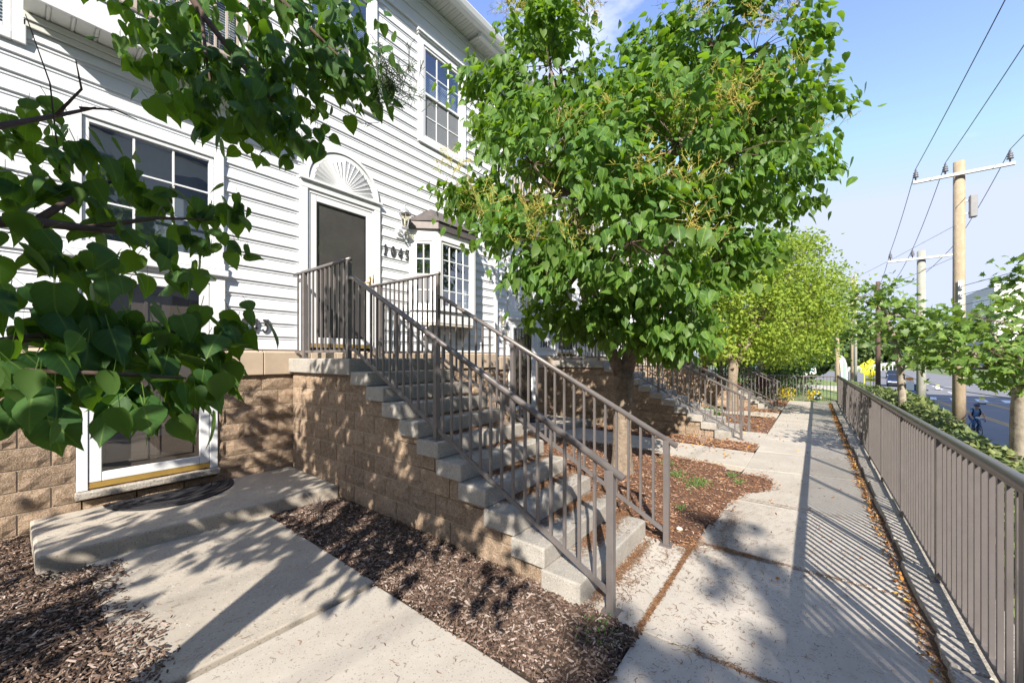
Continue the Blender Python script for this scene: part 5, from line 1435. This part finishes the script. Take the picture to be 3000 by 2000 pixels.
# ================================================================ UTILITY POLES AND WIRES
def insulator(parent, x, y, z, s=1.0):
    MB().lathe([(.02, 0), (.02, .10), (.075, .11), (.075, .13), (.03, .14), (.07, .18), (.07, .20), (.03, .21), (.06, .25), (.06, .27), (.02, .28), (.03, .36)], (x, y, z), 10).build('insulator', M_INSUL, parent, True)
def pole(x, y, zb, zt, r, m, label, arm=None, ins=()):
    t = thing('utility_pole', label, 'utility pole', (x, y, zb), 'utility poles along the road')
    MB().tube([(x, y, zb - .3), (x, y, (zb + zt) / 2), (x, y, zt)], [r, r * .9, r * .82], 14).build('pole', m, t, True)
    if arm:
        az, y0, y1 = arm
        MB().box(x - r - .085, x - r + .005, y0, y1, az, az + .095)\
            .build('crossarm', mat('crossarm_grey', (.56, .55, .53), .7, var=.08, scale=3), t, False, .01)
        for iy in ins: insulator(t, x - r - .045, iy, az + .096)
    return t
p1 = pole(18.7, -3.76, -2.6, 8.0, .160, M_POLE, 'nearest tan wooden utility pole with a white crossarm, rising above the plane trees', (7.50, -4.85, -2.68), (-2.75, -3.42, -4.75))
MB().box(18.60, 18.80, -4.14, -3.98, 6.15, 6.85).build('equipment_box', mat('box_grey', (.22, .22, .23), .5, var=.1), p1, False, .02)
MB().bar((18.70, -4.0, 6.7), (18.70, -3.85, 6.7), .05, .05).bar((18.70, -4.0, 6.3), (18.70, -3.85, 6.3), .05, .05).build('bracket', M_GALV, p1)
br_ = MB().box(18.50, 18.53, -3.83, -3.70, 2.95, 4.15)
for k in range(4): br_.lathe([(.05, 0), (.05, .12)], (18.46, -3.76, 3.05 + .27 * k), 8)
br_.build('wire_rack', M_GALV, p1)
p2 = pole(24.4, -3.8, -2.6, 6.35, .165, M_POLE_G, 'weathered grey utility pole with a white crossarm, second from the viewer', (5.95, -4.9, -2.7), (-2.8, -3.5, -4.75))
pole(50.5, -5.0, -2.7, 8.9, .20, M_POLE_B, 'short-looking dark brown utility pole by the yellow signs')
pole(64, -4.3, -2.7, 12, .17, M_POLE_G, 'pale grey thin pole rising behind the far end of the fence')
pole(79, -4.9, -2.7, 14, .2, M_POLE, 'thin tan pole just left of the yellow crossing signs')
pole(50, -2.0, -2.5, 6.5, .2, M_POLE, 'tan pole behind the end of the long fence, beside the feather flag')
def wire(pts, label, r=.011, sag=0.0):
    a, b = Vector(pts[0]), Vector(pts[-1])
    q = [a.lerp(b, i / 14) - Vector((0, 0, sag * 4 * (i / 14) * (1 - i / 14))) for i in range(15)]
    o = MB().tube(q, r, 5, False).build('power_line', M_WIRE, None, True)
    o['label'] = label; o['category'] = 'wire'; o['group'] = 'wires between the poles'
nm = ('left', 'middle', 'right')
for i, (y1, y2) in enumerate(((-2.75, -2.8), (-3.42, -3.5), (-4.75, -4.75))):
    wire([(18.48, y1, 7.99), (24.2, y2, 6.44)], 'wire from the %s insulator of the tan pole to the grey pole' % nm[i], .010, .12)
    wire([(18.48, y1, 7.99), (-14, y1 + .2, 9.6)], 'wire running from the %s insulator of the tan pole up over the viewer' % nm[i], .010, .5)
    wire([(24.2, y2, 6.44), (50.4, -5.0 + .4 - .4 * i, 8.6)], 'wire from the %s insulator of the grey pole into the distance' % nm[i], .011, .9)
for i, z in enumerate((3.95, 3.68, 3.35)):
    wire([(18.44, -3.76, z), (-6, -9.0, z + 1.3 + .1 * i)], 'service wire running right from the rack on the tan pole, %s of three' % ('top', 'middle', 'lowest')[i], .009, .35)
wire([(18.6, -3.8, 2.9), (50.4, -5.0, 4.0)], 'twisted cable sloping from the tan pole toward the far brown pole', .016, .9)
wire([(18.52, -3.6, 5.9), (60, 9, 7.5)], 'upper thin stay wire running left from the tan pole', .006, 1.2)
wire([(18.52, -3.6, 4.9), (60, 9, 6.3)], 'lower thin stay wire running left from the tan pole', .006, 1.2)
wire([(10.5, -4.2, .9), (60, -5.5, 2.5)], 'low dark communication cable behind the plane trees', .016, 1.2)

# ================================================================ STREET THINGS
def cam_face(x, y):      # heading that faces the near end of the road
    return math.atan2(-y, -x)
def sign_thing(name, label, cat, u, d, group=None):
    x, y = far_pt(u, d)
    t = thing(name, label, cat, (x, y, -2.7), group, local=True, rotz=math.atan2(.12, -1.0))
    return t
def ped(parent, cx_, z, s):
    b = MB()
    b.prism_y(regular(.10 * s, cx_ + .02 * s, z + .36 * s), -.006, .006)
    for (p, q, wd) in (((.02, .26), (0, -.02), .13), ((0, 0), (-.16, -.38), .08), ((.02, 0), (.17, -.38), .08), ((.02, .22), (-.17, .02), .06), ((.02, .22), (.18, .05), .06)):
        b.bar((cx_ + p[0] * s, 0, z + p[1] * s), (cx_ + q[0] * s, 0, z + q[1] * s), .012, wd * s, up=(0, 1, 0))
    yz(b).build('pictogram', M_BLACK, parent)
def regular(r, cx_, cz_, n=10): return [(cx_ + r * math.cos(2 * math.pi * i / n), cz_ + r * math.sin(2 * math.pi * i / n)) for i in range(n)]
def yz(b):      # shapes drawn in local x-z are turned to stand across the sign's facing (+x), lettering side out
    b.v = [(.02 + p[1] * -1 if abs(p[1]) > 1e-9 else .02, p[0], p[2]) for p in b.v]
    return b
def diamond(parent, cz_, half, thick=.012):
    b = MB(); pts = [(0, cz_ - half), (half, cz_), (0, cz_ + half), (-half, cz_)]
    b.v = [(0, p[0], p[1]) for p in pts] + [(thick, p[0], p[1]) for p in pts]
    b.f = [(3, 2, 1, 0), (4, 5, 6, 7), (0, 1, 5, 4), (1, 2, 6, 5), (2, 3, 7, 6), (3, 0, 4, 7)]
    return b.build('sign_plate', M_YELLOW, parent)
def arrow(parent, cz_, s):
    b = MB()
    b.bar((0, -.28 * s, cz_ + .1 * s), (0, .16 * s, cz_ - .06 * s), .05 * s, .012, up=(1, 0, 0))
    b.add([(.0, .10 * s, cz_ + .08 * s), (.0, .32 * s, cz_ - .12 * s), (.0, .05 * s, cz_ - .12 * s)], [(0, 1, 2)])
    b.v = [(p[0] + .022, p[1], p[2]) for p in b.v]
    b.build('arrow', M_BLACK, parent)
for (u, d, vz, half, pl, lab) in ((.9125, 57, .36, .63, -.42, 'yellow diamond pedestrian crossing sign, nearer and lower of the two full diamonds'), (.929, 72, .81, .63, .15, 'yellow diamond pedestrian crossing sign, farther and higher of the two full diamonds')):
    t = sign_thing('crossing_sign', lab, 'road sign', u, d, 'yellow crossing signs')
    z0 = vz + 2.7
    MB().box(-.06, -.01, -.04, .04, 0, z0 + half * .8).build('post', M_YELLOW, t)
    diamond(t, z0, half); ped(t, 0, z0 - .02, 1.05)
    MB().box(0, .012, -.42, .42, pl + 2.7 - .17, pl + 2.7 + .17).build('plaque', M_YELLOW, t); arrow(t, pl + 2.7, .6)
t = sign_thing('crossing_sign', 'yellow diamond sign with an arrow plaque, half hidden behind a grey sign back', 'road sign', .928, 47, 'yellow crossing signs')
MB().box(-.06, -.01, -.04, .04, 0, 2.6).build('post', M_YELLOW, t); diamond(t, -.25 + 2.7, .68); ped(t, 0, 2.4, 1.1)
MB().box(0, .012, -.44, .44, -1.22 + 2.7, -.86 + 2.7).build('plaque', M_YELLOW, t); arrow(t, -1.04 + 2.7, .8)
t = sign_thing('sign_back', 'blank grey back of a street sign on a rusty post, left of the brown pole', 'road sign', .937, 40)
MB().box(-.03, -.005, -.03, .03, 0, 2.95).build('post', mat('rust', (.16, .07, .05), .9, var=.2), t); MB().box(0, .012, -.42, .42, .56, 1.46).build('plate', M_PANEL2, t)
t = sign_thing('parking_sign', 'small pale street sign with an orange flag, left of the grey utility pole', 'road sign', 1.031, 27)
MB().box(-.03, -.005, -.025, .025, 0, 2.85).build('post', MATS['rust'], t); MB().box(0, .012, -.19, .19, 2.1, 2.75).build('plate', M_WHITE, t); MB().box(0, .01, -.20, .16, 2.78, 2.98).build('flag', mat('orange', (.75, .25, .03), .6), t)
for (u, d, lab) in ((1.2166, 36.3, 'white and yellow in-street crossing sign on a black base, beyond the cyclist'), (1.102, 52, 'yellow in-street crossing marker beyond the crosswalk stripes')):
    t = sign_thing('street_marker', lab, 'road sign', u, d, 'in-street crossing markers')
    MB().box(-.2, .2, -.25, .25, 0, .10).build('base', M_BLACK, t, False, .02); MB().box(-.015, .015, -.17, .17, .12, .50).build('panel', M_WHITE, t); MB().box(-.016, .016, -.17, .17, .503, .68).build('top_panel', M_YELLOW, t)
# feather flag
x, y = far_pt(.858, 34)
t = thing('feather_flag', 'white and green feather flag standing behind the fence corner', 'flag', (x, y, -1.6), local=True, rotz=math.atan2(.3, -1.0))
pts = [(.30, 0.2), (.30, 2.0), (.24, 2.7), (.12, 3.15), (-.08, 3.42), (-.26, 3.5), (-.30, 3.3), (-.22, 2.6), (-.12, 1.6), (-.10, .2)]
def sheet(pts, x0, x1):
    b = MB(); n = len(pts); b.v = [(x0, p[0], p[1]) for p in pts] + [(x1, p[0], p[1]) for p in pts]
    b.f = [tuple(range(n)), tuple(range(n, 2 * n))[::-1]] + [(i, n + i, n + (i + 1) % n, (i + 1) % n) for i in range(n)]; return b
sheet(pts, -.004, .004).build('cloth', M_WHITE, t)
sheet([(.18, .3), (.18, 2.3), (.12, 2.8), (.0, 3.15), (-.08, 3.2), (-.02, .3)], -.006, .007).build('green_band', mat('flag_green', (.33, .48, .40), .7), t)
MB().tube([(0, .32, -.3), (0, .32, 2.0), (0, .26, 2.72), (0, .13, 3.19), (0, -.08, 3.46), (0, -.27, 3.53)], .018, 6).build('pole', M_BLACK, t, True)
MB().box(-.25, .25, -.05, .7, -.9, -.02).build('base', M_BLACK, t)
# green disc hung on the far fence
t = thing('fence_disc', 'round dark green disc with a white band hung on the far fence', 'sign', (21.02, -.19, -.02))
sheet([(-.19 + .135 * math.cos(2 * math.pi * i / 24), -.02 + .135 * math.sin(2 * math.pi * i / 24)) for i in range(24)], 21.03, 21.07).build('disc', M_GREEN, t)
bb = MB()
for (a, c, q) in ((-.115, -.09, .02), (-.075, -.05, .03), (-.03, .0, .03), (.02, .05, .03), (.07, .105, .02)): bb.box(21.022, 21.029, -.19 + a, -.19 + c, -.01, -.01 + q + .015)
bb.box(21.022, 21.029, -.31, -.07, -.055, -.038)
bb.build('white_band', M_WHITE, t, kind='stuff')
MB().box(21.03, 21.06, -.215, -.165, .115, .15).build('hook', M_GALV, t)
x, y = far_pt(.885, 62)
h = MB().lathe([(.2, 0), (.2, .06), (.14, .08), (.14, .5), (.19, .52), (.19, .58), (.13, .62), (.05, .74), (.02, .78)], (x, y, -2.7), 12).build('fire_hydrant', mat('hydrant_red', (.5, .04, .02), .5), None, True)
h['label'] = 'red fire hydrant on the grass left of the yellow signs'; h['category'] = 'hydrant'
# guardrail and bridge parapet
gr = thing('guardrail', 'long galvanised guardrail climbing toward the bridge at the far end of the road', 'guardrail', (*far_pt(.93, 120), -2.2))
ga = Vector((*far_pt(.855, 118), -1.95)); gb = Vector((*far_pt(1.0, 128), -.1))
MB().bar(ga, gb, .10, .8).build('beam', M_GALV, gr)
for i in range(14):
    p = ga.lerp(gb, (i + .5) / 14); MB().box(p.x - .1, p.x + .1, p.y - .1, p.y + .1, -2.9, p.z).build('post', M_GALV, gr)
pw = MB(); pw.bar(gb + Vector((0, 0, -.4)), gb + Vector((14, -6, .5)), 1.0, 2.6)
o = pw.build('bridge_parapet', mat('parapet', (.55, .52, .46), .8, var=.08), None); o['label'] = 'pale concrete bridge parapet at the end of the guardrail'; o['category'] = 'wall'
em = MB(); a_ = Vector((*far_pt(.84, 122), 0)); b_ = Vector((*far_pt(1.06, 136), 0))
em.add([(a_.x, a_.y, -2.7), (b_.x, b_.y, -2.7), (b_.x, b_.y, -.9), (a_.x, a_.y, -2.4), (a_.x + 30, a_.y, -2.7), (b_.x + 30, b_.y, -.9)], [(0, 1, 2, 3), (3, 2, 5, 4)])
em.build('embankment', M_GRASS, None, kind='structure')
# cars
def car(u, d, label, col, rot, L_=4.6, Wd=1.84, H_=1.62, hood=.95):
    x, y = far_pt(u, d)
    t = thing('parked_car' if False else 'car', label, 'car', (x, y, -2.70), 'cars coming along the road', local=True, rotz=rot)
    hw = Wd / 2
    mcol = mat('paint_%d' % int(sum(c * 1000 for c in col)), col, .28, spec=.6)
    prof = [(-L_ / 2, .42), (-L_ / 2 + .06, .95), (-L_ / 2 + .3, 1.02), (L_ / 2 - 1.25, hood + .05), (L_ / 2 - .25, hood - .10), (L_ / 2, hood - .25), (L_ / 2, .42), (L_ / 2 - .2, .28), (-L_ / 2 + .2, .28)]
    MB().prism_y(prof, -hw, hw).build('body', mcol, t, False, .07)
    c = MB(); b0, b1, t0, t1 = -L_ / 2 + .15, L_ / 2 - 1.15, -L_ / 2 + .55, L_ / 2 - 2.0
    zb = hood + .03; i_ = .16
    lo = [(b0, -hw + .06, zb), (b1, -hw + .06, zb), (b1, hw - .06, zb), (b0, hw - .06, zb)]; hi = [(t0, -hw + .06 + i_, H_), (t1, -hw + .06 + i_, H_), (t1, hw - .06 - i_, H_), (t0, hw - .06 - i_, H_)]
    c.add(lo + hi, [(4, 5, 6, 7), (0, 1, 5, 4), (1, 2, 6, 5), (2, 3, 7, 6), (3, 0, 4, 7)])
    c.build('cabin', mcol, t, False, .05)
    def gl(ids, name, k0=.12):
        P4 = [Vector((lo + hi)[i]) for i in ids]; m_ = sum(P4, Vector()) / 4; nn = (P4[1] - P4[0]).cross(P4[3] - P4[0]).normalized()
        MB().quad(*[m_ + (p - m_) * (1 - k0) + nn * .012 for p in P4]).build(name, M_STRIP if False else mat('car_glass', (.02, .025, .035), .08), t)
    gl((1, 2, 6, 5), 'windscreen'); gl((0, 1, 5, 4), 'side_window'); gl((2, 3, 7, 6), 'side_window'); gl((3, 0, 4, 7), 'rear_window')
    for s_ in (-1, 1):
        MB().box(L_ / 2 - .06, L_ / 2 + .015, s_ * (hw - .30) - .20, s_ * (hw - .30) + .20, hood - .38, hood - .24).build('headlight', M_WHITE, t, False, .02)
        MB().box(L_ / 2 - 1.55, L_ / 2 - 1.40, s_ * (hw + .09) - .08, s_ * (hw + .09) + .08, hood + .04, hood + .18).build('mirror', mcol, t, False, .02)
        for wx in (-L_ / 2 + .85, L_ / 2 - .85):
            a, b_ = (wx, s_ * (hw - .20), .33), (wx, s_ * (hw + .01), .33)
            wl = MB().tube([a, b_], .33, 16).build('wheel', M_BLACK, t)
            MB().tube([(wx, s_ * (hw + .005), .33), (wx, s_ * (hw + .02), .33)], .2, 12).build('rim', M_GALV, wl)
    MB().box(L_ / 2 - .02, L_ / 2 + .02, -.45, .45, hood - .42, hood - .26).build('grille', M_GALV if H_ > 1.65 else M_BLACK, t)
    MB().box(L_ / 2 - .02, L_ / 2 + .03, -hw + .1, hw - .1, .33, .47).build('bumper', M_BLACK, t, False, .02)
    return t
car(.985, 82, 'dark navy car farthest along the road, near the grass verge', (.012, .018, .04), R(175), 4.7, 1.9, 1.62)
car(.993, 59, 'dark blue car with bright headlights, second in the line on the road', (.015, .028, .075), R(174), 4.8, 1.95, 1.75, 1.05)
car(1.035, 40.5, 'blue car nearest on the road, left of the grey utility pole', (.03, .07, .20), R(175), 4.8, 1.9, 1.60)
x, y = far_pt(.705, 40)
van = car(.705, 40, 'white van with a teal band among the bushes past the far fence', (.7, .7, .7), R(100), 5.0, 1.95, 2.0, 1.2)
van['group'] = ''; van.location.z = -.30; van['category'] = 'van'; van.name = 'van'; del van['group']
MB().box(-2.2, 2.2, -1.0, 1.0, .62, .80).build('teal_band', mat('teal', (.02, .25, .28), .4), van)

# cyclist and bicycle
def skinned(name, verts, edges, m, parent, sub=1, root=0):
    me = bpy.data.meshes.new(name); me.from_pydata([v[:3] for v in verts], edges, []); me.materials.append(m)
    o = link(name, me, parent)
    o.modifiers.new('skin', 'SKIN')
    sv = me.skin_vertices[0].data
    for i, v in enumerate(verts): sv[i].radius = (v[3], v[3]); sv[i].use_root = (i == root)
    s_ = o.modifiers.new('sub', 'SUBSURF'); s_.levels = sub; s_.render_levels = sub
    for p in me.polygons: p.use_smooth = True
    o.modifiers['skin'].use_smooth_shade = True
    return o
bx, by, bz = 33.1, -7.27, -2.70
bike = thing('bicycle', 'dark bicycle with drop handlebars under the cyclist on the shaded road', 'bicycle', (bx, by, bz), local=True, rotz=R(184))
for wx, nm_ in ((-.50, 'wheel'), (.52, 'wheel')):
    wb = MB(); wb.tube([(wx + .33 * math.cos(a), 0, .345 + .33 * math.sin(a)) for a in [2 * math.pi * i / 24 for i in range(25)]], .016, 6, False)
    wl = wb.build(nm_, M_BLACK, bike, True)
    sp = MB()
    for i in range(12): sp.tube([(wx, 0, .345), (wx + .32 * math.cos(i * math.pi / 6), 0, .345 + .32 * math.sin(i * math.pi / 6))], .002, 3)
    sp.build('spokes', M_GALV, wl)
fb = MB()
for a, b_ in (((-.08, 0, .29), (-.22, 0, .86)), ((-.08, 0, .29), (.36, 0, .72)), ((-.2, 0, .80), (.34, 0, .84)), ((-.08, 0, .29), (-.5, 0, .345)), ((-.19, 0, .78), (-.5, 0, .345)), ((.33, 0, .90), (.42, 0, .62)), ((.42, 0, .62), (.52, .05, .345)), ((.42, 0, .62), (.52, -.05, .345))): fb.tube([a, b_], .018, 6)
fb.build('frame', mat('bike_blue', (.015, .03, .07), .3), bike, True)
MB().tube([(.44, .21, .84), (.50, .22, .92), (.42, .22, .98), (.36, .10, .97), (.35, 0, .96), (.36, -.10, .97), (.42, -.22, .98), (.50, -.22, .92), (.44, -.21, .84)], .015, 6).build('handlebar', M_BLACK, bike, True)
MB().box(-.34, -.10, -.06, .06, .90, .94).build('saddle', M_BLACK, bike, False, .02)
MB().box(.44, .49, -.04, .04, .96, 1.02).build('headlight', M_WHITE, bike, False, .01)
MB().box(.33, .52, -.12, .10, 1.0, 1.09).build('handlebar_bag', mat('pale_bag', (.55, .6, .68), .6), bike, False, .03)
for s_ in (-1, 1): MB().bar((-.08, s_ * .07, .29), (-.08 + .09 * s_, s_ * .08, .29 - .14 * s_), .02, .03).build('crank', M_BLACK, bike)
M_SKIN = mat('skin', (.48, .26, .19), .6)
M_JEANS = mat('jeans', (.06, .14, .27), .9, var=.15, scale=20); M_SHIRT = mat('blue_shirt', (.16, .33, .58), .85, var=.08, scale=9)
per = thing('person', 'cyclist in a dark helmet, light blue t-shirt and jeans riding toward the viewer', 'person', (bx, by, bz), local=True, rotz=R(184))
V_ = [(-.20, 0, 1.00, .12), (-.10, 0, 1.16, .125), (.03, 0, 1.34, .13), (.10, 0, 1.45, .08), (.14, 0, 1.53, .055), (.19, 0, 1.63, .095), (.20, 0, 1.70, .085)]
Ed = [(0, 1), (1, 2), (2, 3), (3, 4), (4, 5), (5, 6)]
def chain(start, pts):
    p = start
    for q in pts: V_.append(q); Ed.append((p, len(V_) - 1)); p = len(V_) - 1
    return p
for s_ in (-1, 1):
    hnd = chain(2, [(.08, s_ * .17, 1.40, .065), (.17, s_ * .26, 1.22, .05), (.30, s_ * .26, 1.08, .038), (.385, s_ * .225, 1.005, .034)])
    for k in range(4): chain(hnd, [(.425 + .006 * k, s_ * (.235 - .018 * k), .975 - .004 * k, .009), (.43, s_ * (.232 - .018 * k), .945, .008)])
    chain(hnd, [(.40, s_ * .19, .99, .010), (.425, s_ * .185, .97, .009)])
    kn, an, ft = ((.20, .74), (.04, .40), (.16, .345)) if s_ < 0 else ((.13, .60), (-.16, .20), (-.03, .15))
    chain(0, [(-.15, s_ * .10, .96, .10), (kn[0], s_ * .12, kn[1], .065), (an[0], s_ * .11, an[1], .045), (ft[0], s_ * .11, ft[1], .035)])
skinned('body', V_, Ed, M_SKIN, per)
skinned('shirt', [(-.17, 0, 1.03, .14), (-.09, 0, 1.17, .145), (.03, 0, 1.34, .155), (.10, 0, 1.44, .10), (.08, .17, 1.40, .085), (.145, .235, 1.275, .072), (.08, -.17, 1.40, .085), (.145, -.235, 1.275, .072)], [(0, 1), (1, 2), (2, 3), (2, 4), (4, 5), (2, 6), (6, 7)], M_SHIRT, per)
skinned('trousers', [(-.21, 0, .99, .135), (-.15, -.10, .96, .115), (.20, -.12, .74, .082), (.055, -.11, .44, .062), (-.15, .10, .96, .115), (.13, .12, .60, .082), (-.13, .11, .25, .062)], [(0, 1), (1, 2), (2, 3), (0, 4), (4, 5), (5, 6)], M_JEANS, per)
for s_, (ax, az) in ((-1, (.04, .365)), (1, (-.16, .165))): MB().box(ax - .06, ax + .20, s_ * .11 - .05, s_ * .11 + .05, az - .05, az + .05).build('shoe', M_BLACK, per, False, .03)
for s_ in (-1, 1): MB().lathe([(.001, 0), (.012, .004), (.012, .014), (.001, .018)], (.285, s_ * .035, 1.645), 6).build('eye', M_BLACK, per)
hl = MB(); hl.lathe([(.125, 0), (.13, .03), (.115, .09), (.07, .13), (.02, .145)], (.185, 0, 1.675), 14)
hl.v = [(p[0] * 1.0 + (p[0] - .185) * .22, p[1], p[2]) for p in hl.v]
hm = hl.build('helmet', mat('helmet', (.03, .05, .10), .4), per, True)
for k in (-1, 0, 1): MB().box(.08, .28, k * .05 - .012, k * .05 + .012, 1.785, 1.815).build('vent', M_BLACK, hm)
bk = thing('backpack', 'black backpack on the back of the cyclist', 'backpack', (bx, by, bz), local=True, rotz=R(184))
MB().add([(-.36, -.17, 1.02), (-.18, -.17, 1.04), (-.18, .17, 1.04), (-.36, .17, 1.02), (-.22, -.15, 1.50), (-.05, -.15, 1.46), (-.05, .15, 1.46), (-.22, .15, 1.50)], [(0, 3, 2, 1), (4, 5, 6, 7), (0, 1, 5, 4), (1, 2, 6, 5), (2, 3, 7, 6), (3, 0, 4, 7)]).build('bag', M_BLACK, bk, False, .05)
for s_ in (-1, 1): MB().tube([(-.05, s_ * .12, 1.47), (.10, s_ * .13, 1.52), (.19, s_ * .13, 1.40), (.10, s_ * .15, 1.20), (-.10, s_ * .15, 1.08)], .032, 6).build('strap', M_BLACK, bk, True)

# distant office building
ob = thing('office_building', 'large pale concrete office building far away above the plane tree', 'building', (215, -75, -2.7))
MB().box(210, 250, -130, -50.5, -2.8, 27.2).build('wall', M_PANEL, ob)
MB().box(209.2, 209.9, -130, -61, -2.8, 22.6).build('panel_wall', M_PANEL2, ob)
for k in range(5):
    for j in range(7):
        y1 = -63 - 9 * j; MB().box(208.9, 209.15, y1 - 6.5, y1, 18.2 - 4.4 * k, 19.6 - 4.4 * k).build('window', M_STRIP, ob)
MB().box(214, 232, -50.45, -50.2, 17.0, 23.8).build('white_sign', M_WHITE, ob)
for k in range(5): MB().tube([(220, -56 - 7 * k, 27.2), (220, -56 - 7 * k, 31.5)], .12, 4).build('mast', M_GALV, ob)
# tall building across the street, outside the frame: its shade lies over the near part of the road
tb = thing('office_building', 'tall block across the street outside the frame, its shade lying over the road', 'building', (-30, -36, -2.7))
MB().box(-80, 19, -46, -30, -2.8, 36).build('wall', M_PANEL, tb)
for k in range(10):
    for j in range(9): MB().box(-76 + 10.5 * j, -69 + 10.5 * j, -29.98, -29.85, 1.5 + 3.4 * k, 3.2 + 3.4 * k).build('window', M_STRIP, tb)
